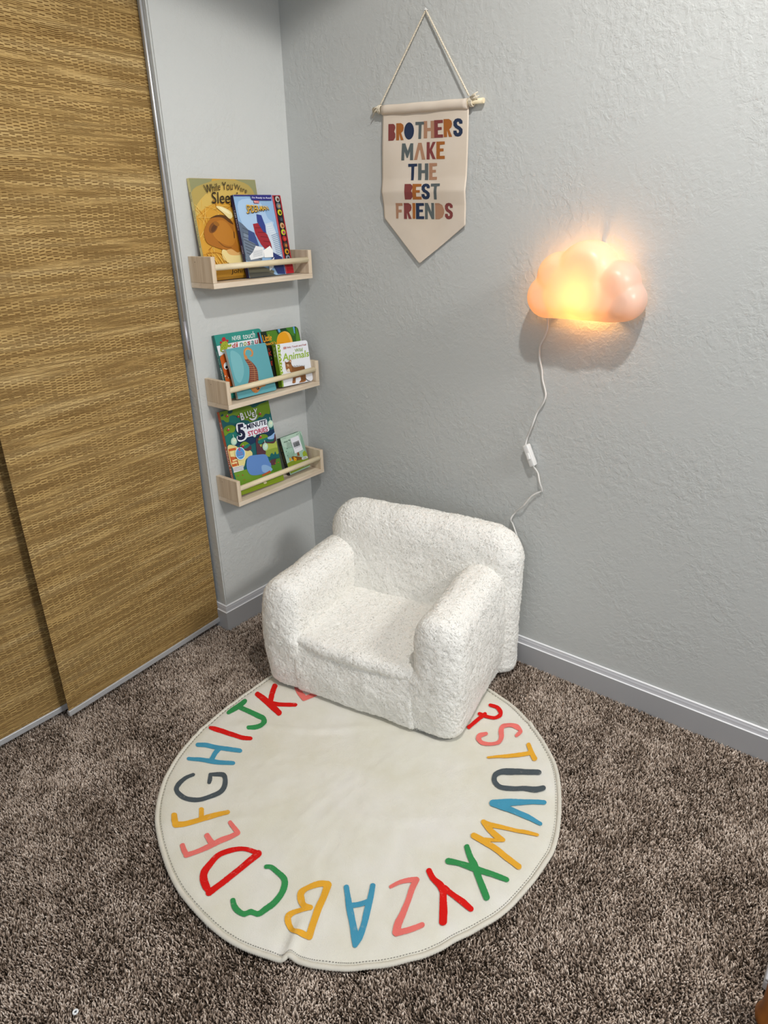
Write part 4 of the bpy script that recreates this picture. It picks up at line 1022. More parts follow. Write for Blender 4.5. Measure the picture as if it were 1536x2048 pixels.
# pull wand
root = empty('pull_wand', (-0.0165, -0.4625, 2.085))
bm = bmesh.new()
tube(bm, [(0, 0, 0), (0, 0, -0.5), (0.0045, -0.0005, -1.030)], 0.0036, 14)
from_bm('rod', bm, M_CHROME, root, False)
bm = bmesh.new()
tube(bm, [(0.0045, -0.0005, -1.022), (0.0055, 0.0, -1.1325)], 0.0046, 16)
from_bm('grip', bm, mat('matt_grip_metal', '#b4b4bb', 0.4, 0.5), root, False)
tag(root, 'slim silver metal pull wand hanging at the right edge of the woven panel', 'wand')

# ================================================================== WALL SHELVES
SD, SH, SB, SE, SWD = 0.1037, 0.0858, 0.0147, 0.0145, 0.40


def shelf(gap, z, label):
    root = empty('spice_rack_shelf', (0.0, -gap - SWD / 2, z))
    w2 = SWD / 2
    bm = bmesh.new(); box(bm, (0.0004, -w2, 0), (SD, w2, SB), 0.0008)
    from_bm('base_board', bm, M_WOOD, root)
    for s in (-1, 1):
        bm = bmesh.new()
        y0, y1 = (-w2, -w2 + SE) if s < 0 else (w2 - SE, w2)
        box(bm, (0.0004, y0, SB + 0.0003), (SD - 0.0006, y1, SH), 0.0008)
        from_bm('side_board', bm, M_WOODV, root)
    bm = bmesh.new()
    tube(bm, [(SD - 0.0086, -w2 + SE - 0.002, 0.0565), (SD - 0.0086, w2 - SE + 0.002, 0.0565)], 0.0086, 22)
    from_bm('front_rail', bm, M_DOWEL, root, False)
    bm = bmesh.new(); tube(bm, [(0.030, -w2 - 0.0003, SB + 0.056), (0.030, -w2 + 0.002, SB + 0.056)], 0.0012, 8)
    from_bm('screw_hole', bm, mat('dark_hole', '#4a3a2a', 0.8), root)
    tag(root, label, 'shelf', 'pale wooden book shelves on the wall')
    return root


shelf(0.0306, 1.1552, 'pale wooden wall shelf with front rail, topmost of the three')
shelf(0.0273, 0.8023, 'pale wooden wall shelf with front rail, the middle one holding four books')
shelf(0.0308, 0.4830, 'pale wooden wall shelf with front rail, lowest of the three')

# ================================================================== BOOKS
M_PAPER = mat('book_pages', '#dcd6c8', 0.8)


def book(key, name, cover_col, spine_col, label, spine_texts=(), corner=0.0, board=0.0012, page_col=None, extra=None):
    d = DATA['books'][key]
    x, y, yaw, tilt, roll, w, h = d['pose']
    th = d['t']

    def tr(a):
        a = Vector((a[0] * cos(tilt) - a[2] * sin(tilt), a[1], a[0] * sin(tilt) + a[2] * cos(tilt)))
        return Vector((a.x * cos(yaw) - a.y * sin(yaw), a.x * sin(yaw) + a.y * cos(yaw), a.z))
    U = tr((0, cos(roll), sin(roll)))
    Vv = tr((0, -sin(roll), cos(roll)))
    Nn = tr((1, 0, 0))
    O = Vector((x, y, d['zb']))
    if U.z < 0:
        O.z -= w * U.z
    root = bpy.data.objects.new(name, None)
    COL.objects.link(root)
    root.empty_display_size = 0.03
    Mw = Matrix((U, Vv, Nn)).transposed().to_4x4()
    # rest the lowest back edge on the board
    low = min((O - Nn * th).z, O.z, (O + U * w - Nn * th).z)
    O.z += d['zb'] - low
    Mw.translation = O
    root.matrix_world = Mw
    e = (Vector((1, 0, 0)), Vector((0, 1, 0)), Vector((0, 0, 1)))

    def slab(bm, z0, z1, x0, x1, y0, y1, rad, mi=0):
        pts = []
        if rad > 0:
            for cx, cy, a0 in ((x1 - rad, y0 + rad, -pi / 2), (x1 - rad, y1 - rad, 0)):
                pts += [(cx + rad * cos(a0 + pi / 2 * k / 5), cy + rad * sin(a0 + pi / 2 * k / 5)) for k in range(6)]
            pts += [(x0, y1), (x0, y0)]
        else:
            pts = [(x1, y0), (x1, y1), (x0, y1), (x0, y0)]
        a = [bm.verts.new((p[0], p[1], z0)) for p in pts]
        b = [bm.verts.new((p[0], p[1], z1)) for p in pts]
        n = len(pts)
        fs = [bm.faces.new(b), bm.faces.new(a[::-1])]
        for i in range(n):
            fs.append(bm.faces.new([a[i], a[(i + 1) % n], b[(i + 1) % n], b[i]]))
        for f in fs:
            f.material_index = mi
    # cover: front board, back board and spine in one piece, with the printing on the front
    fl = Flat((0, 0, 0), e[0], e[1], e[2], w, h)
    m0 = fl.mi(mat('cover_' + cover_col.lstrip('#'), cover_col, 0.33))
    ms = fl.mi(mat('spine_' + spine_col.lstrip('#'), spine_col, 0.4))
    slab(fl.bm, -board, 0, 0, w, 0, h, corner, m0)
    slab(fl.bm, -th, -th + board, 0, w, 0, h, corner, m0)
    slab(fl.bm, -th, 0, -0.0002, board, 0, h, 0, ms)
    if corner > 0:
        fl.w -= 0.0
    fl.draw([it for it in d['art']])
    # round the printed corners by pulling outlying vertices in
    if corner > 0:
        for v in fl.bm.verts:
            if v.co.z > 1e-6 and v.co.x > w - corner:
                for cy, sg in ((corner, -1), (h - corner, 1)):
                    if (v.co.y - cy) * sg > 0:
                        q = Vector((v.co.x - (w - corner), v.co.y - cy))
                        if q.length > corner - 0.0006:
                            q = q.normalized() * (corner - 0.0006)
                            v.co.x, v.co.y = w - corner + q.x, cy + q.y
    for (txt, c, t0, t1, s0, s1, bold) in spine_texts:
        # reads downwards; tops of the letters face the front cover. t: across thickness, s: fraction of height from the top
        V, F = text_geo(txt, bold)
        m = fl.mi(c)
        vs = [fl.bm.verts.new((-0.0004, h * (1 - (s0 + (s1 - s0) * vx)), -th + th * (t0 + (t1 - t0) * vy))) for vx, vy in V]
        for f in F:
            nf = fl.bm.faces.new([vs[i] for i in f])
            nf.material_index = m
    from_bm('cover', fl.bm, fl.mats, root)
    bm = bmesh.new()
    g = 0.0025 if corner == 0 else 0.0008
    slab(bm, -th + board + 0.0001, -board - 0.0001, board + 0.0002, w - g, g, h - g, max(corner - g, 0))
    from_bm('page_block', bm, mat('pages_' + (page_col or '#dcd6c8').lstrip('#'), page_col or '#dcd6c8', 0.8), root)
    if extra:
        extra(root, w, h, th)
    tag(root, label, 'book')
    return root


book('sleep', 'picture_book', '#c99a3c', '#ddd092',
     'large golden picture book with a sleeping brown hare cover, on the top shelf',
     [('BUTLER', '#2a1c10', .25, .7, .13, .22, 0), ('While You Were Sleeping', '#2a1c10', .2, .75, .30, .66, 1)])


def sound_strip(root, w, h, th):
    """red push-button panel along the fore edge, ten picture buttons and a ribbed speaker"""
    x0, x1 = w * 0.815, w * 1.0
    bm = bmesh.new()
    box(bm, (x0, 0.0005, -th), (x1, h - 0.001, 0.0030), 0.0018)
    strip = from_bm('button_panel', bm, mat('red_plastic', '#b01522', 0.3), root)
    cx = (x0 + x1) / 2
    cols = [('#b8b4ac', '#5a3020'), ('#6a7078', '#b09060'), ('#c8c020', '#3a4010'), ('#20242c', '#4a545c'), ('#c8a070', '#8a4a20'),
            ('#c8c828', '#a02868'), ('#a02020', '#d04030'), ('#5a3a28', '#c07030'), ('#c8901c', '#20180c'), ('#888c94', '#303238')]
    bm = bmesh.new()
    box(bm, (cx - 0.0115, h * 0.165, 0.0030), (cx + 0.0115, h * 0.985, 0.0036), 0.0)
    lane = from_bm('button_recess', bm, mat('black_plastic', '#16161c', 0.35), strip)
    for k, (c1, c2) in enumerate(cols):
        yk = h * (0.945 - 0.0825 * k)
        bm = bmesh.new()
        tube(bm, [(cx, yk, 0.0036), (cx, yk, 0.0046), (cx, yk, 0.0050)], [0.0088, 0.0088, 0.0080], 18)
        tube(bm, [(cx + 0.001, yk - 0.001, 0.0050), (cx + 0.001, yk - 0.001, 0.00515)], 0.0048, 7, mi=1)
        from_bm('picture_button', bm, [flat_mat(c1, 0.3), flat_mat(c2, 0.3)], strip)
    bm = bmesh.new()
    for k in range(8):
        box(bm, (x0 + 0.003, h * (0.02 + 0.016 * k), 0.0030), (x1 - 0.003, h * (0.02 + 0.016 * k) + 0.0018, 0.0040), 0.0003)
    from_bm('speaker_grille', bm, mat('red_plastic', '#b01522', 0.3), strip)


book('spid', 'sound_book', '#8fb2d6', '#23204e',
     'blue city picture sound book with a red button strip, leaning on the top shelf',
     [('I AM READY', '#c8ccd8', .3, .7, .18, .42, 1), ('STORY', '#c8ccd8', .3, .7, .60, .70, 1)], extra=sound_strip)
book('dino', 'touch_book', '#2b8c80', '#1c6b62',
     'teal board book with a green spiked dinosaur and orange monster, behind the seahorse book',
     [('never touch', '#cfe2de', .35, .65, .25, .45, 0), ('dinosaurs', '#e4efec', .15, .85, .50, .90, 4)], corner=0.012)
book('sea', 'board_book', '#5ea3ad', '#b9b1a6',
     'blue square board book showing an orange curled seahorse, leaning on the middle shelf', corner=0.006, page_col='#c9c2b6')
book('duck', 'board_book', '#12160f', '#7e1420',
     'green board book with a big yellow round head, behind the white animal book',
     [], corner=0.014, page_col='#d6cfc0')
book('wild', 'board_book', '#e6e8ee', '#6f8f1e',
     'white board book with a tiger cub and green dotted edge, on the middle shelf',
     [('Baby', '#c8d498', .2, .8, .06, .12, 1), ('Touch', '#c8d498', .2, .8, .14, .20, 1), ('Feel', '#c8d498', .2, .8, .22, .28, 1)],
     corner=0.010, board=0.0025, page_col='#dcd8d4')
book('five', 'story_book', '#155c60', '#b5532a',
     'large green and teal story book with an orange spine, on the lowest shelf',
     [('BLUEY', '#e8dcd0', .3, .7, .12, .22, 2), ('5-MINUTE STORIES', '#f0e8e0', .25, .75, .40, .86, 2)])
book('green', 'board_book', '#9dbfab', '#1a1c14',
     'small pale green board book with a white barcode label, right end of the lowest shelf',
     [('THE FOREST', '#8a7a40', .3, .7, .2, .7, 0)], corner=0.006, page_col='#22241c')

# ================================================================== BANNER
root = empty('wall_banner', (0.52, 0.0, 1.60))
BX, BZ = 0.52, 1.60
sag = 0.0


def by(x, z):
    """distance of the cloth from the wall"""
    t = (z - 1.21) / 0.4
    y = -0.0075 - 0.0035 * max(0, t)
    zc = 1.3985 - 0.02 * (x - 0.39)
    y -= 0.0050 * max(0.0, 1 - abs(z - zc) / 0.035)
    y -= 0.0012 * sin(x * 31 + z * 9) + 0.0010 * sin(z * 23 + x * 12)
    y -= 0.0022 * math.exp(-((z - 1.588) / 0.006) ** 2) * 0
    return y - 0.0015


out = [np.array(p, float) * 1e-4 for p in DATA['bannerout']]
TL, TR = out[0], out[1]


def banner_edge(z):
    """left and right x of the cloth at height z (z measured at the left edge line)"""
    pl = [out[0], out[7], out[6], out[5], out[4]]
    pr = [out[1], out[2], out[3], out[4]]

    def at(p):
        for a, b in zip(p, p[1:]):
            if (a[1] >= z >= b[1]):
                return a[0] + (b[0] - a[0]) * (a[1] - z) / (a[1] - b[1] + 1e-12)
        return None
    return at(pl), at(pr)


bm = bmesh.new()
NZ, NX = 110, 56
zs_top = 0.5 * (out[0][1] + out[1][1])
rows = []
tipz = out[4][1]
for j in range(NZ + 1):
    t = j / NZ
    # parametrise down each side separately so that both shoulders are hit exactly
    def side(p, t):
        k = t * 1.0
        if k < 0.72:
            u = k / 0.72
            seg = [np.linalg.norm(p[i + 1] - p[i]) for i in range(len(p) - 2)]
            tot = sum(seg); dd = u * tot
            for i, sl in enumerate(seg):
                if dd <= sl + 1e-9:
                    return p[i] + (p[i + 1] - p[i]) * (dd / sl)
                dd -= sl
            return p[-2]
        u = (k - 0.72) / 0.28
        return p[-2] + (p[-1] - p[-2]) * u
    a = side([out[0], out[7], out[6], out[5], out[4]], t)
    b = side([out[1], out[2], out[3], out[4]], t)
    rows.append([(a[0] + (b[0] - a[0]) * i / NX, a[1] + (b[1] - a[1]) * i / NX) for i in range(NX + 1)])
vf = [[bm.verts.new((x - BX, by(x, z), z - BZ)) for x, z in r] for r in rows]
vb = [[bm.verts.new((x - BX, by(x, z) + 0.0012, z - BZ)) for x, z in r] for r in rows]
for j in range(NZ):
    for i in range(NX):
        if j == NZ - 1:
            pass
        bm.faces.new([vf[j][i], vf[j + 1][i], vf[j + 1][i + 1], vf[j][i + 1]])
        bm.faces.new([vb[j][i + 1], vb[j + 1][i + 1], vb[j + 1][i], vb[j][i]])
    for V_ in (0, NX):
        bm.faces.new([vf[j][V_], vf[j + 1][V_], vb[j + 1][V_], vb[j][V_]])
bmesh.ops.remove_doubles(bm, verts=bm.verts[:], dist=0.00005)
bmesh.ops.recalc_face_normals(bm, faces=bm.faces[:])
for f in bm.faces:
    f.smooth = True
BCOL = {'m': '#84413f', 'r': '#a8652c', 'n': '#26344f', 's': '#5c6464', 't': '#b08468'}
bmats = [M_CANVAS] + [mat('ink_' + k, v, 0.9) for k, v in BCOL.items()]
bk = list(BCOL)
GL = {
    'B': [(0, 0), (.72, 0), (.95, .10), (1, .25), (.84, .46), (1, .60), (1, .82), (.75, 1), (0, 1)],
    'R': [(0, 0), (.62, 0), (.92, .10), (1, .28), (.92, .46), (.66, .58), (1, 1), (.62, 1), (.40, .62), (.40, 1), (0, 1)],
    'O': [(.5 + .5 * cos(a), .5 + .5 * sin(a)) for a in np.linspace(0, 2 * pi, 22)[:-1]],
    'T': [(0, 0), (1, 0), (1, .16), (.68, .17), (.62, 1), (.32, 1), (.36, .18), (0, .18)],
    'H': [(0, 0), (.34, 0), (.34, .40), (.66, .40), (.66, 0), (1, 0), (1, 1), (.68, 1), (.68, .58), (.34, .58), (.32, 1), (0, 1)],
    'E': [(0, 0), (1, 0), (1, .17), (.42, .19), (.42, .40), (.86, .40), (.86, .56), (.42, .57), (.42, .82), (1, .82), (1, 1), (0, 1)],
    'S': [(.5, 0), (.8, .03), (1, .15), (1, .30), (.66, .30), (.62, .20), (.48, .18), (.38, .26), (.46, .37), (.78, .47), (1, .60), (1, .80), (.82, .95), (.5, 1),
          (.2, .96), (0, .82), (0, .66), (.34, .66), (.40, .78), (.52, .81), (.64, .74), (.58, .63), (.22, .52), (.02, .38), (.0, .18), (.2, .04)],
    'M': [(.06, 0), (.34, 0), (.54, .45), (.76, 0), (1, 0), (1, 1), (.74, 1), (.74, .48), (.56, .86), (.46, .86), (.27, .48), (.25, 1), (0, 1)],
    'A': [(.36, 0), (.66, 0), (1, 1), (.70, 1), (.53, .42), (.46, .42), (.28, 1), (0, 1)],
    'K': [(0, 0), (.34, 0), (.34, .40), (.66, 0), (1, 0), (.58, .46), (1, 1), (.66, 1), (.34, .60), (.34, 1), (0, 1)],
    'F': [(0, 0), (1, 0), (1, .17), (.40, .19), (.40, .42), (.86, .42), (.86, .60), (.40, .60), (.36, 1), (.04, 1)],
    'I': [(0, 0), (1, 0), (.92, 1), (.05, 1)],
    'N': [(0, 0), (.34, 0), (.70, .55), (.70, 0), (1, 0), (1, 1), (.72, 1), (.30, .42), (.30, 1), (0, 1)],
    'D': [(0, 0), (.45, 0), (.80, .12), (1, .40), (1, .62), (.82, .88), (.45, 1), (0, 1)],
}
for ch, c, quad in DATA['banner']:
    q = [np.array(p, float) * 1e-4 for p in quad]
    g = GL[ch]
    if ch in 'OSD':
        pass
    # fill the outline with small faces so that the print follows the cloth
    loop = [Vector((p[0], p[1])) for p in g]
    k = len(loop)
    pts, ed = [], []
    for i in range(k):
        a_, b_ = loop[i], loop[(i + 1) % k]
        m_ = max(1, int((b_ - a_).length / 0.12))
        pts += [a_ + (b_ - a_) * t / m_ for t in range(m_)]
    ne = len(pts)
    ed = [(i, (i + 1) % ne) for i in range(ne)]
    gridp = [Vector((0.043 + 0.1 * i, 0.037 + 0.1 * j)) for i in range(10) for j in range(10)]
    res = mathutils.geometry.delaunay_2d_cdt(pts + gridp, ed, [], 0, 1e-5)
    poly = [(p.x, p.y) for p in loop]
    vm = []
    for p in res[0]:
        w_ = (q[0] * (1 - p.x) + q[1] * p.x) * (1 - p.y) + (q[3] * (1 - p.x) + q[2] * p.x) * p.y
        vm.append(bm.verts.new((w_[0] - BX, by(w_[0], w_[1]) - 0.0006, w_[1] - BZ)))
    for t3 in res[2]:
        cx_ = sum(res[0][i].x for i in t3) / len(t3); cy_ = sum(res[0][i].y for i in t3) / len(t3)
        if not in_poly(np.array([cx_]), np.array([cy_]), poly)[0]:
            continue
        nf = bm.faces.new([vm[i] for i in t3])
        nf.material_index = 1 + bk.index(c)
        nf.normal_update()
        if nf.normal.y > 0:
            nf.normal_flip()
bmesh.ops.delete(bm, geom=[v for v in bm.verts if not v.link_faces], context='VERTS')
from_bm('cloth_pennant', bm, bmats, root)
# stitched sleeve round the stick
bm = bmesh.new()
pa, pb = Vector((out[0][0] - BX, -0.0125, out[0][1] - BZ - 0.010)), Vector((out[1][0] - BX, -0.0125, out[1][1] - BZ - 0.010))
pp = [pa + (pb - pa) * k / 20 for k in range(21)]
rings = []
for k, p in enumerate(pp):
    rings.append([bm.verts.new(p + Vector((0, -cos(2 * pi * s / 18) * 0.0092, sin(2 * pi * s / 18) * 0.0118)) + Vector((0, -0.0006 * sin(k * 1.3), 0.0004 * sin(k * .9)))) for s in range(18)])
for a, b in zip(rings, rings[1:]):
    for s in range(18):
        bm.faces.new([a[s], a[(s + 1) % 18], b[(s + 1) % 18], b[s]]).smooth = True
for rr_ in (rings[0], rings[-1]):
    bm.faces.new(rr_)
bmesh.ops.recalc_face_normals(bm, faces=bm.faces[:])
from_bm('sleeve', bm, M_CANVAS, root)
bm = bmesh.new()
dz = -0.010
tube(bm, [(0.3600 - BX, -0.0125, 1.6105 + dz - BZ + 0.006), (0.715 - BX, -0.0125, 1.5985 + dz - BZ + 0.006)], 0.0062, 14)
from_bm('hanging_stick', bm, M_DOWEL, root)


def rope(name, a, b, r=0.0021, twist=26, parent=None):
    bm = bmesh.new()
    a, b = Vector(a), Vector(b)
    t = (b - a).normalized(); u = t.orthogonal().normalized(); w = t.cross(u)
    for s in range(2):
        pts = []
        n = 60
        for k in range(n + 1):
            an = 2 * pi * (k / n * twist * 0.5) + s * pi
            pts.append(a + (b - a) * k / n + (u * cos(an) + w * sin(an)) * r * 0.55)
        tube(bm, pts, r * 0.75, 6)
    return from_bm(name, bm, M_ROPE, parent)


nail = Vector((0.534, 0, 1.809))
LK = Vector((0.3870 - BX, -0.0150, 1.6165 - BZ)); RK = Vector((0.6745 - BX, -0.0180, 1.6085 - BZ))
NK = Vector((0.5335 - BX, -0.0085, 1.8085 - BZ))
rope('hanging_cord', LK, NK, 0.0022, 40, root)
rope('hanging_cord', NK + Vector((0.001, 0, 0)), RK, 0.0022, 40, root)


def knot(c, r, parent, tails):
    bm = bmesh.new()
    for k in range(3):
        ring = []
        for s in range(15):
            a = 2 * pi * s / 14
            ring.append(Vector(c) + Vector(((k - 1) * 0.0032, -cos(a) * r, sin(a) * r)))
        tube(bm, ring, 0.0021, 6, cap=False)
    for tl in tails:
        tube(bm, [Vector(c) + Vector(p) for p in tl], [0.002, 0.002, 0.0012], 6)
    return from_bm('knot', bm, M_ROPE, parent)


knot((0.3835 - BX, -0.0125, 1.6058 - BZ), 0.0092, root, [[(0, -.008, .006), (-.012, -.008, .004), (-.024, -.004, -.006)], [(0, -.008, .004), (-.014, -.006, -.004), (-.026, -.003, -.018)], [(0, -.008, 0), (-.012, -.008, -.004), (-.022, -.004, -.013)]])
knot((0.6800 - BX, -0.0125, 1.5955 - BZ), 0.0100, root, [[(0, -.008, .008), (.012, -.012, .013), (.022, -.008, .018)], [(0, -.008, .006), (.016, -.010, .012), (.020, -.006, .002)], [(0.004, -.010, .004), (.014, -.010, .006), (.026, -.008, .010)]])
tag(root, 'cream canvas pennant with coloured capital letters, hung from a stick on the wall', 'banner')
bm = bmesh.new()
tube(bm, [(0.534, 0.0, 1.8105), (0.534, -0.010, 1.8105)], 0.0014, 8)
tube(bm, [(0.534, -0.010, 1.8105), (0.534, -0.0115, 1.8105), (0.534, -0.0125, 1.8105)], [0.0030, 0.0034, 0.0022], 12)
o = from_bm('push_pin', bm, M_WHITEP)
tag(o, 'small white push pin in the wall holding up the pennant cord', 'pin')

# ================================================================== CLOUD LAMP
CX, CZc = 1.040, 1.17
root = empty('cloud_wall_lamp', (CX, 0.0, CZc))
# soft lobes welded into one moulded shell
lobes = [(0.9500, 1.1440, 0.0540, .100), (0.9770, 1.1950, 0.0545, .105), (1.0440, 1.2050, 0.0700, .108), (1.1170, 1.1790, 0.0520, .104), (1.1400, 1.1420, 0.0480, .100),
         (0.995, 1.150, 0.056, .106), (1.020, 1.172, 0.072, .108), (1.055, 1.160, 0.066, .108), (1.095, 1.152, 0.056, .104)]
bm = bmesh.new()
for (x, z, r, dp) in lobes:
    # pill: disc with well rounded front rim, open towards the wall
    prof = []
    rr = min(0.034, r * 0.85)
    prof.append((r - 0.004, -0.018))
    prof.append((r, -0.030))
    for k in range(9):
        a = k / 8 * pi / 2
        prof.append((r - rr + rr * cos(a), -(dp - 0.045) - 0.045 * sin(a)))
    prof.append((r * 0.08, -dp - 0.0005))
    rings = []
    for (q, yy) in prof:
        rings.append([bm.verts.new((x - CX + q * cos(2 * pi * s / 40), yy, z - CZc + q * sin(2 * pi * s / 40))) for s in range(40)])
    for a, b in zip(rings, rings[1:]):
        for s in range(40):
            bm.faces.new([a[s], a[(s + 1) % 40], b[(s + 1) % 40], b[s]])
    bm.faces.new(rings[-1]); bm.faces.new(rings[0][::-1])
# flat underside filler
bmesh.ops.recalc_face_normals(bm, faces=bm.faces[:])
box(bm, (0.945 - CX, -0.085, 1.0930 - CZc), (1.140 - CX, -0.012, 1.150 - CZc), 0.012, 3)
tmp = from_bm('tmp_shell', bm, M_WHITEP)
rm = tmp.modifiers.new('r', 'REMESH'); rm.mode = 'VOXEL'; rm.voxel_size = 0.0028
sm = tmp.modifiers.new('s', 'SMOOTH'); sm.factor = 0.7; sm.iterations = 22
dg = bpy.context.evaluated_depsgraph_get()
ev = tmp.evaluated_get(dg); me = bpy.data.meshes.new_from_object(ev)
bpy.data.objects.remove(tmp)
bm = bmesh.new(); bm.from_mesh(me); bpy.data.meshes.remove(me)
bmesh.ops.delete(bm, geom=[f for f in bm.faces if f.calc_center_median().y > -0.021], context='FACES')
for f in bm.faces:
    f.smooth = True


def shell_build(nt, b):
    nt.nodes.remove(b)
    out_ = [n for n in nt.nodes if n.type == 'OUTPUT_MATERIAL'][0]
    t = N(nt, 'ShaderNodeBsdfTranslucent', Color=(0.92, 0.64, 0.36, 1))
    d = N(nt, 'ShaderNodeBsdfDiffuse', Color=(0.62, 0.54, 0.50, 1))
    g = N(nt, 'ShaderNodeBsdfGlossy', Roughness=0.35)
    mx = N(nt, 'ShaderNodeMixShader', Fac=0.72)
    nt.links.new(t.outputs[0], mx.inputs[1]); nt.links.new(d.outputs[0], mx.inputs[2])
    m2 = N(nt, 'ShaderNodeMixShader', Fac=0.04)
    nt.links.new(mx.outputs[0], m2.inputs[1]); nt.links.new(g.outputs[0], m2.inputs[2])
    nt.links.new(m2.outputs[0], out_.inputs['Surface'])


M_SHELL = mat('milky_plastic_shell', '#f0e6e0', 0.4, build=shell_build)
from_bm('shade', bm, M_SHELL, root, True)
# mounting plate, stand-offs, socket and bulb inside
bm = bmesh.new()
box(bm, (1.085 - CX, -0.045, 1.112 - CZc), (1.150 - CX, -0.015, 1.168 - CZc), 0.006, 3)
box(bm, (1.093 - CX, -0.066, 1.168 - CZc), (1.105 - CX, -0.015, 1.196 - CZc), 0.003, 2)
from_bm('mounting_plate', bm, M_WHITEP, root)
for (x, z) in ((1.0540, 1.2640), (0.965, 1.0985), (1.108, 1.0985)):
    bm = bmesh.new()
    tube(bm, [(x - CX, 0.0, z - CZc), (x - CX, -0.032, z - CZc)], 0.0055, 12)
    from_bm('wall_spacer', bm, M_WHITEP, root)
bm = bmesh.new()
tube(bm, [(1.068 - CX, -0.045, 1.150 - CZc), (1.090 - CX, -0.045, 1.150 - CZc)], 0.014, 18)
from_bm('lamp_socket', bm, M_WHITEP, root)
BULB = Vector((1.020, -0.055, 1.158))


def bulb_build(nt, b):
    b.inputs['Base Color'].default_value = (1, 0.8, 0.5, 1)
    b.inputs['Emission Color'].default_value = (1.0, 0.48, 0.15, 1)
    b.inputs['Emission Strength'].default_value = BULB_E


BULB_E = 43.0
bm = bmesh.new()
prof = [(0.0, 0.012), (0.012, 0.013), (0.026, 0.021), (0.040, 0.022), (0.050, 0.017), (0.056, 0.006)]
tube(bm, [(1.068 - CX - a, -0.045, 1.152 - CZc) for a, _ in prof], [r for _, r in prof], 20)
from_bm('bulb', bm, mat('glowing_bulb', '#ffd8a0', build=bulb_build), root, True)
tag(root, 'glowing white cloud shaped wall lamp', 'lamp')


# ================================================================== POWER CORD + SWITCH
def smooth3(pts, n=6):
    return [Vector(p) for p in catmull(pts, False, n)]


c0 = [list(p) for p in DATA['cord0']]
c0 = [[c0[0][0], -0.030, c0[0][2] + 0.010]] + c0
c0[1][1] = -0.026; c0[2][1] = -0.018; c0[3][1] = -0.013
c1 = [list(p) for p in DATA['cord']][1:]
for p in c1:
    p[1] = -0.0075
c2 = [list(p) for p in DATA['cord2']]
for p in c2:
    p[1] = -0.0075
for k_ in (-1, -2):
    c2[k_][0] -= 0.022
c2[-3][0] -= 0.006
for i, dy in ((4, .004), (6, .009), (8, .006), (3, .003)):
    c1[min(i, len(c1) - 1)][1] -= dy
c1[-1][1] = -0.0130
c2[0][1] = -0.0130
for i, dy in ((2, .007), (5, .006), (6, .010), (8, .007), (10, .006)):
    c2[i][1] -= dy
root = empty('power_cord', (0.92, 0.0, 0.72))
off = Vector((0.92, 0.0, 0.72))
bm = bmesh.new()
tube(bm, [p - off for p in smooth3(c0 + c1)], 0.0027, 8)
from_bm('cord', bm, mat('cord_white', '#dcdad6', 0.4), root)
bm = bmesh.new()
tube(bm, [p - off for p in smooth3(c2)], 0.0027, 8)
from_bm('cord', bm, mat('cord_white', '#dcdad6', 0.4), root)
a, b = [Vector(p) for p in DATA['switch']]
a.y = b.y = 0
d = (b - a).normalized(); mid = (a + b) / 2; s_ = d.cross(Vector((0, 1, 0))).normalized()
sw = empty('tmp', (0, 0, 0)); bpy.data.objects.remove(sw)
Rm = Matrix((s_, Vector((0, -1, 0)), d)).transposed()
if Rm.determinant() < 0:
    Rm = Matrix((-s_, Vector((0, -1, 0)), d)).transposed()
bm = bmesh.new()
hl = (b - a).length / 2 + 0.001
box(bm, (-0.0085, 0.0, -hl), (0.0085, 0.021, hl), 0.0035, 3)
for v in bm.verts:
    if v.co.y > 0.015 and abs(v.co.z) < hl:
        v.co.y -= 0.003 * math.exp(-(v.co.z / 0.012) ** 2)
for v in bm.verts:
    v.co = Rm @ v.co + mid - off + Vector((0, -0.0035, 0))
body = from_bm('inline_switch', bm, M_WHITEP, root, True)
bm = bmesh.new()
box(bm, (-0.0050, 0.016, -0.010), (0.0050, 0.0235, 0.010), 0.0025, 3)
for v in bm.verts:
    v.co.y += v.co.z * 0.18
    v.co = Rm @ v.co + mid - off + Vector((0, -0.0035, 0))
from_bm('rocker', bm, mat('rocker_white', '#eeeeec', 0.3), body, True)
tag(root, 'white power cord with inline rocker switch hanging down from the cloud lamp', 'cord')

# ================================================================== RUG
root = empty('alphabet_rug', (rug_c[0], rug_c[1], 0.0))


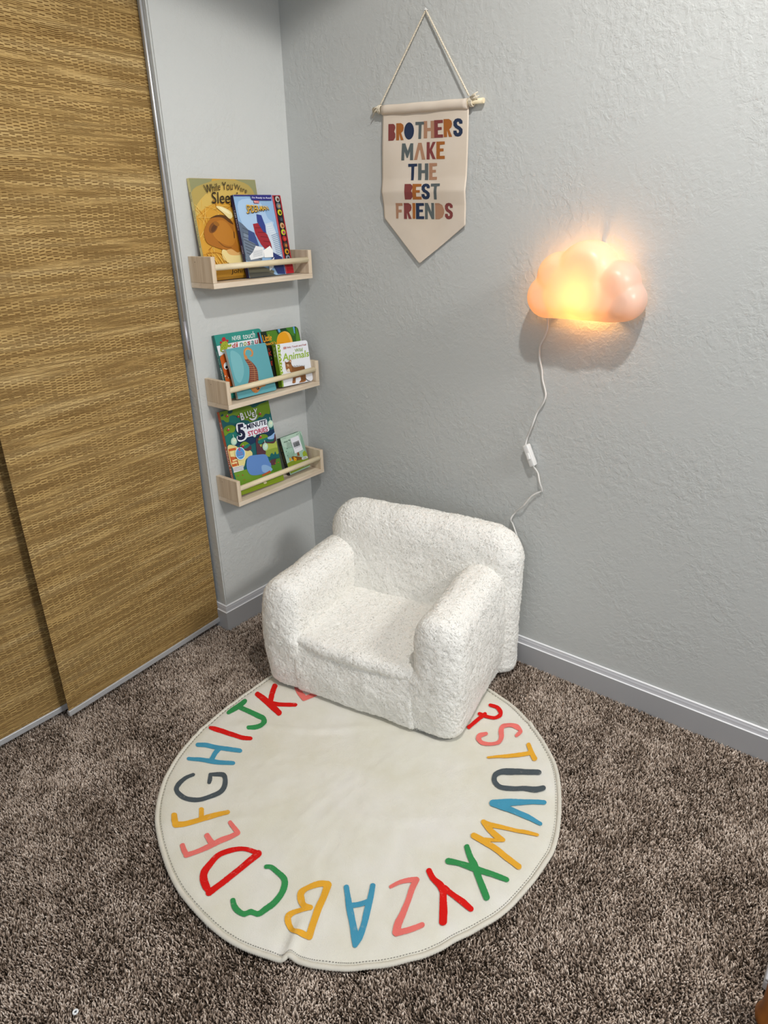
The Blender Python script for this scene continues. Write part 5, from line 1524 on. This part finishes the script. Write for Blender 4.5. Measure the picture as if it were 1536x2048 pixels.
def rug_z(x, y):
    """height of the rug's top: near flat with the creases of its folding"""
    z = 0.0095
    z += 0.0022 * math.exp(-((y - (-0.694 + 0.55 * (x - 0.81) + 0.30)) / 0.012) ** 2) * 0
    # two long folds running across, roughly along the image horizontals, one short pucker at the near rim
    d1 = ((x - 0.812) * -0.62 + (y + 0.694) * 0.785)      # across-fold coordinate
    al = ((x - 0.812) * 0.785 + (y + 0.694) * 0.62)
    z += 0.0026 * math.exp(-((d1 - 0.150 - 0.01 * sin(al * 14)) / 0.011) ** 2)
    z -= 0.0016 * math.exp(-((d1 - 0.132 - 0.01 * sin(al * 14)) / 0.008) ** 2)
    z += 0.0016 * math.exp(-((d1 + 0.165 + 0.006 * sin(al * 11)) / 0.010) ** 2)
    fine_ = 0.0014 * noise.noise((x * 7, y * 7, 3)) + 0.0019 * noise.noise((x * 17 + y * 9, y * 21 - x * 8, 5)) + 0.0013 * noise.noise((x * 45, y * 30, 9))
    z += fine_
    ax, ay = x - PK[0], y - PK[1]
    al2 = ax * PD[0] + ay * PD[1]
    ac = ax * -PD[1] + ay * PD[0]
    wx, wy = x - 0.970, y + 0.478
    lx, ly = wx * cos(0.183) + wy * sin(0.183), -wx * sin(0.183) + wy * cos(0.183)
    if -0.66 < lx < 0.05 and ly > -0.04:
        z = min(z, 0.0095)      # pressed flat under the chair
    if al2 > -0.02:
        z += 0.006 * math.exp(-((ac) / 0.012) ** 2) * math.exp(-(al2 / 0.08) ** 2)
        z -= 0.003 * math.exp(-((ac - 0.018) / 0.010) ** 2) * math.exp(-(al2 / 0.08) ** 2)
    return z


PK = rug_out[20]
dv = rug_c - PK
PD = dv / np.hypot(*dv)
outl = catmull([p for p in rug_out], True, 4)
no = len(outl)
bm = bmesh.new()
NR = 46
rings = []
for k in range(NR + 1):
    f = 1 - (1 - k / NR) ** 1.0
    if k == 0:
        rings.append([bm.verts.new((0, 0, rug_z(*rug_c)))])
        continue
    rg = []
    for p in outl:
        q = rug_c + (p - rug_c) * (f * 0.985)
        e = 1.0 - 0.35 * max(0, (f - 0.97) / 0.03)
        rg.append(bm.verts.new((q[0] - rug_c[0], q[1] - rug_c[1], rug_z(q[0], q[1]) * e)))
    rings.append(rg)
for i in range(no):
    bm.faces.new([rings[0][0], rings[1][i], rings[1][(i + 1) % no]])
for a, b in zip(rings[1:], rings[2:]):
    for i in range(no):
        bm.faces.new([a[i], b[i], b[(i + 1) % no], a[(i + 1) % no]])
# underside
low = [bm.verts.new((v.co.x * 0.999, v.co.y * 0.999, 0.0005)) for v in rings[-1]]
for i in range(no):
    bm.faces.new([rings[-1][i], low[i], low[(i + 1) % no], rings[-1][(i + 1) % no]])
bm.faces.new(low[::-1])
for f in bm.faces:
    f.smooth = True
rmats = [M_RUG]
rcols = {}
for n_i, (col, L, R) in enumerate(DATA['rug']):
    if col not in rcols:
        rmats.append(mat('rug_dye_' + col.lstrip('#'), col, 0.92, spec=0.1, build=dye_build(col)))
        rcols[col] = len(rmats) - 1
    mi = rcols[col]
    L = [np.array(p, float) * 1e-4 for p in L]
    R = [np.array(p, float) * 1e-4 for p in R]
    if len(L) > 2:
        L, R = catmull(L, False, 8), catmull(R, False, 8)
    else:
        L = [L[0] + (L[1] - L[0]) * t / 12 for t in range(13)]
        R = [R[0] + (R[1] - R[0]) * t / 12 for t in range(13)]
    lift = 0.0011 + 0.00004 * n_i
    # round brush-like ends
    def cap_pts(l, r, l2, r2):
        c, ax = (l + r) / 2, (l - r) / 2
        d = (l + r) / 2 - (l2 + r2) / 2
        d = d / (np.hypot(*d) + 1e-9) * np.hypot(*ax)
        return [(c + ax * cos(a) + d * sin(a), c - ax * cos(a) + d * sin(a)) for a in (0.35, 0.8, 1.2, 1.5)]
    pre = cap_pts(L[0], R[0], L[1], R[1])[::-1]
    post = cap_pts(L[-1], R[-1], L[-2], R[-2])
    LL = [p[0] for p in pre] + L + [p[0] for p in post]
    RR = [p[1] for p in pre] + R + [p[1] for p in post]
    rows = []
    for i, (l, r) in enumerate(zip(LL, RR)):
        row = []
        wob = 1.12 + 0.09 * noise.noise((n_i * 7.3, i * 0.9, 0))
        c = (l + r) / 2
        l, r = c + (l - c) * wob, c + (r - c) * wob
        for k in range(5):
            q = l + (r - l) * k / 4
            row.append(bm.verts.new((q[0] - rug_c[0], q[1] - rug_c[1], rug_z(q[0], q[1]) + lift)))
        rows.append(row)
    for a, b in zip(rows, rows[1:]):
        for k in range(4):
            f = bm.faces.new([a[k], a[k + 1], b[k + 1], b[k]])
            f.material_index = mi
            f.smooth = True
            f.normal_update()
            if f.normal.z < 0:
                f.normal_flip()
from_bm('rug_top', bm, rmats, root)
# bound edge: padded roll with overlock stitches
bm = bmesh.new()
fine = catmull([rug_c + (p - rug_c) * 0.988 for p in rug_out], True, 14)
nf_ = len(fine)
rg = []
for i, p in enumerate(fine):
    t = fine[(i + 1) % nf_] - fine[i - 1]
    t = t / np.hypot(*t)
    nn = np.array([t[1], -t[0]])
    if np.dot(nn, p - rug_c) < 0:
        nn = -nn
    st = 0.0005 * (1 if i % 2 else -1)
    zc = max(0.0055, rug_z(p[0], p[1]) - 0.0030)
    ring = []
    for s in range(10):
        a = 2 * pi * s / 10
        ring.append(bm.verts.new((p[0] - rug_c[0] + nn[0] * (0.0056 + st) * cos(a), p[1] - rug_c[1] + nn[1] * (0.0056 + st) * cos(a), zc + (0.0050 + st) * sin(a))))
    rg.append(ring)
for i in range(nf_):
    a, b = rg[i], rg[(i + 1) % nf_]
    for s in range(10):
        bm.faces.new([a[s], b[s], b[(s + 1) % 10], a[(s + 1) % 10]]).smooth = True
bmesh.ops.recalc_face_normals(bm, faces=bm.faces[:])
from_bm('bound_edge', bm, mat('edge_binding', '#d8d3c6', 0.9), root)
# dark stitch line just inside the roll
bm = bmesh.new()
st_ = catmull([rug_c + (p - rug_c) * 0.972 for p in rug_out], True, 14)
for i in range(0, len(st_), 2):
    p, q = st_[i], st_[(i + 1) % len(st_)]
    z = rug_z(p[0], p[1]) + 0.0004
    tube(bm, [(p[0] - rug_c[0], p[1] - rug_c[1], z), (q[0] - rug_c[0], q[1] - rug_c[1], z)], 0.0006, 4)
o = from_bm('stitching', bm, mat('grey_thread', '#6d6a64', 0.9), root)
tag(root, 'round cream alphabet rug with coloured capital letters, under the armchair front', 'rug')

# ================================================================== ARMCHAIR
ARM_O = Vector((0.970, -0.478, 0.0))
ARM_R = radians(10.5)
chair = empty('kids_armchair', ARM_O, ARM_R)


def rbox_pts(lo, hi, r, step=0.0038):
    """dense rounded box surface: returns V, faces"""
    lo, hi, r = np.array(lo, float), np.array(hi, float), np.array(r, float)
    c, h = (lo + hi) / 2, (hi - lo) / 2
    r = np.minimum(r, h * 0.98)
    ns = [max(4, int(round(2 * h[i] / step))) for i in range(3)]
    bm = bmesh.new()
    V = {}

    def vert(i, j, k):
        key = (i, j, k)
        if key not in V:
            p = np.array([-1 + 2 * i / ns[0], -1 + 2 * j / ns[1], -1 + 2 * k / ns[2]]) * h
            q = np.clip(p, -(h - r), h - r)
            d = (p - q) / r
            l = np.linalg.norm(d)
            if l > 1e-9:
                p = q + d / l * r
            V[key] = bm.verts.new(p + c)
        return V[key]
    for ax in range(3):
        a, b = [(1, 2), (2, 0), (0, 1)][ax]
        for side in (0, ns[ax]):
            for i in range(ns[a]):
                for j in range(ns[b]):
                    idx = []
                    for di, dj in ((0, 0), (1, 0), (1, 1), (0, 1)):
                        k = [0, 0, 0]
                        k[ax] = side; k[a] = i + di; k[b] = j + dj
                        idx.append(vert(*k))
                    if side == 0:
                        idx = idx[::-1]
                    bm.faces.new(idx)
    return bm


def fleece_part(name, bm, density=1.0, deform=None, seed=0, skip=None):
    """cushion body with matted woolly locks all over, one mesh"""
    if deform:
        for v in bm.verts:
            v.co = Vector(deform(*v.co))
    if min(v.co.z for v in bm.verts) < 0:      # bodies that run straight down to the floor
        bmesh.ops.bisect_plane(bm, geom=bm.verts[:] + bm.edges[:] + bm.faces[:], plane_co=(0, 0, 0.0165), plane_no=(0, 0, 1), clear_inner=True)
        bmesh.ops.holes_fill(bm, edges=[e for e in bm.edges if e.is_boundary], sides=0)
        for v in bm.verts:                       # soft turned-in hem
            t = clamp01((0.040 - v.co.z) / 0.026)
            v.co -= v.normal * 0.009 * t * t
    bm.normal_update()
    nrm = {v: v.normal.copy() for v in bm.verts}
    for v in bm.verts:
        p = v.co
        w = 0.006 * noise.noise((p.x * 70, p.y * 70, p.z * 70 + 9))
        q = (p.x + w, p.y + w, p.z - w)
        curl = 1 - 2.2 * abs(noise.noise((q[0] * 150 + seed, q[1] * 150, q[2] * 150)))
        k = 0.0021 * curl + 0.0016 * noise.noise((p.x * 45 + seed, p.y * 45, p.z * 45)) + 0.0038 * noise.noise((p.x * 11 + seed, p.y * 11, p.z * 11))
        v.co = p + nrm[v] * k
    bmesh.ops.triangulate(bm, faces=bm.faces[:])
    bm.verts.index_update(); bm.normal_update()
    V0 = np.array([v.co[:] for v in bm.verts])
    N0 = np.array([v.normal[:] for v in bm.verts])
    F0 = np.array([[v.index for v in f.verts] for f in bm.faces])
    bm.free()
    A, B, C = V0[F0[:, 0]], V0[F0[:, 1]], V0[F0[:, 2]]
    area = np.linalg.norm(np.cross(B - A, C - A), axis=1) / 2
    n = int(area.sum() / (0.0050 ** 2) * density)
    idx = RNG.choice(len(F0), n, p=area / area.sum())
    r1, r2 = np.sqrt(RNG.random(n)), RNG.random(n)
    w0, w1, w2 = 1 - r1, r1 * (1 - r2), r1 * r2
    P = A[idx] * w0[:, None] + B[idx] * w1[:, None] + C[idx] * w2[:, None]
    Nn = N0[F0[idx, 0]] * w0[:, None] + N0[F0[idx, 1]] * w1[:, None] + N0[F0[idx, 2]] * w2[:, None]
    Nn /= np.linalg.norm(Nn, axis=1)[:, None]
    if skip is not None:
        kp = ~skip(P)
        P, Nn = P[kp], Nn[kp]
    kp = P[:, 2] > 0.0185
    P, Nn = P[kp], Nn[kp]
    n = len(P)
    # matted direction field: neighbouring locks curl together
    G = np.stack([vnoise(P, 75, seed + 1), vnoise(P, 75, seed + 2), vnoise(P, 75, seed + 3)], 1) - 0.5
    G += 0.9 * (np.stack([vnoise(P, 160, seed + 4), vnoise(P, 160, seed + 5), vnoise(P, 160, seed + 6)], 1) - 0.5)
    G += RNG.normal(0, 0.12, (n, 3)) + np.array([0, 0, -0.10])
    G -= Nn * np.sum(G * Nn, 1)[:, None]
    G /= np.linalg.norm(G, axis=1)[:, None] + 1e-9
    lift = 0.10 + 0.40 * vnoise(P, 110, seed + 7)
    Dd = Nn * lift[:, None] + G * 0.75
    Dd /= np.linalg.norm(Dd, axis=1)[:, None]
    ln = 0.0030 + 0.0024 * RNG.random(n)
    Vt, F3, F4 = tufts(P - Nn * 0.0004, Dd, G, ln, 0.0010 + 0.0006 * RNG.random(n), 0.0010 + 0.0008 * RNG.random(n))
    k = len(V0)
    tint = np.concatenate([np.full(k, 0.25), np.repeat(np.clip(0.45 + 0.25 * RNG.standard_normal(n), 0, 1), 7)])
    return fast_mesh(name, np.concatenate([V0, Vt]), np.concatenate([F0, F3 + k]), F4 + k, [M_FLEECE, M_FLEECE_BODY], tint, True, chair, len(F0))


def clamp01(t):
    return max(0.0, min(1.0, t))


def arm_deform(side):
    def f(x, y, z):
        s = -1 if side < 0 else 1
        cx = -0.5625 if side < 0 else -0.066
        # belly: fuller at mid height on the outside, slimmer at the foot
        b = sin(pi * clamp01(z / 0.36)) * 0.014
        x2 = cx + (x - cx) * (1.0 + 0.0) + s * b * clamp01(((x - cx) * s) / 0.06)
        inner = clamp01(-(x - cx) * s / 0.02)
        y0 = y
        # below the seat the inner front edge runs flush into the front panel
        if y < 0.045:
            y0 *= 1 - 0.92 * inner * clamp01((0.215 - z) / 0.03)
        y2 = y0 - 0.011 * sin(pi * clamp01(z / 0.34)) * clamp01(1 - y / 0.12)
        z2 = z + 0.006 * clamp01(y / 0.35) * clamp01((z - 0.2) / 0.05)
        return (x2, y2, z2)
    return f


fleece_part('armrest', rbox_pts((-0.626, 0.0, -0.10), (-0.500, 0.400, 0.366), (0.058, 0.040, 0.060)), deform=arm_deform(-1), seed=1,
            skip=lambda P: (P[:, 0] > -0.512) & (P[:, 2] < 0.18) & (P[:, 1] > 0.02))
fleece_part('armrest', rbox_pts((-0.131, 0.0, -0.10), (0.004, 0.400, 0.378), (0.058, 0.040, 0.062)), deform=arm_deform(1), seed=9,
            skip=lambda P: (P[:, 0] < -0.12) & (P[:, 2] < 0.18) & (P[:, 1] > 0.02))


def back_deform(x, y, z):
    # top rolls back slightly, shoulders fall off towards the ends
    y2 = y + 0.018 * clamp01((z - 0.25) / 0.25)
    cx = -0.281
    t = clamp01((z - 0.40) / 0.10)
    x2 = cx + (x - cx) * (1 - 0.045 * t)
    z2 = z + 0.010 * cos((x - cx) / 0.34 * pi / 2) * clamp01((z - .3) / .2)
    return (x2, y2, z2)


fleece_part('backrest', rbox_pts((-0.604, 0.335, -0.10), (0.043, 0.452, 0.487), (0.085, 0.050, 0.085)), deform=back_deform, seed=21,
            skip=lambda P: (P[:, 1] < 0.36) & (P[:, 2] < 0.17) & (P[:, 0] > -0.6) & (P[:, 0] < -0.02))
fleece_part('seat', rbox_pts((-0.512, 0.000, 0.168), (-0.119, 0.352, 0.210), (0.018, 0.022, 0.020)), seed=33,
            deform=lambda x, y, z: (x, y - 0.010 * cos((x + 0.315) / 0.2 * pi / 2) * clamp01(1 - y / .1), z + (0.006 * sin(pi * clamp01((y + .02) / 0.36)) if z > 0.19 else 0)),
            skip=lambda P: (P[:, 2] < 0.172))
fleece_part('front_panel', rbox_pts((-0.513, 0.001, 0.0150), (-0.118, 0.300, 0.186), (0.012, 0.018, 0.012)), seed=45,
            deform=lambda x, y, z: (x, y - 0.012 * sin(pi * clamp01(z / 0.19)) * clamp01(1 - y / .1), z),
            skip=lambda P: (P[:, 1] > 0.05) | (P[:, 2] > 0.182))
tag(chair, "small white fleecy child's armchair standing in the corner partly on the rug", 'armchair')

# ================================================================== SMALL THINGS ON THE FLOOR
root = empty('bead', (0.7875, -1.4665, 0.0))
bm = bmesh.new()
ring = [(0.0038 * cos(a), 0.0038 * sin(a), 0.0038) for a in np.linspace(0, 2 * pi, 21)]
tube(bm, ring, 0.0019, 8, cap=False)
from_bm('ring', bm, mat('glossy_white', '#f2f4f6', 0.15), root, True)
bm = bmesh.new()
tube(bm, [(0, 0, 0.001), (0, 0, 0.0036)], 0.0026, 12)
from_bm('centre', bm, mat('slate_grey', '#4c5560', 0.4), root)
tag(root, 'tiny white ring bead with dark centre lying on the carpet', 'bead')

bm = bmesh.new()
prof = [(0.000, 0.016), (0.004, 0.022), (0.012, 0.027), (0.024, 0.029), (0.034, 0.026), (0.046, 0.022), (0.080, 0.022), (0.13, 0.023)]
tube(bm, [(0, 0, z) for z, _ in prof], [r for _, r in prof], 28)
o = from_bm('wooden_furniture_leg', bm, M_BROWN, None, True)
o.location = (1.794, -0.708, 0.0)
tag(o, 'orange brown turned wooden leg cut off at the bottom right picture corner', 'furniture leg')

root = empty('storage_box', (1.767, -0.650, 0.0))
bm = bmesh.new()
box(bm, (0.0, 0.0, 0.0), (0.17, 0.20, 0.026), 0.005, 3)
from_bm('body', bm, mat('light_grey_plastic', '#b9babf', 0.45), root, True)
bm = bmesh.new()
box(bm, (0.001, 0.001, 0.0262), (0.169, 0.199, 0.031), 0.002, 2)
from_bm('lid', bm, mat('light_grey_plastic', '#b9babf', 0.45), root, True)
tag(root, 'light grey low plastic box at the right picture edge on the carpet', 'box')
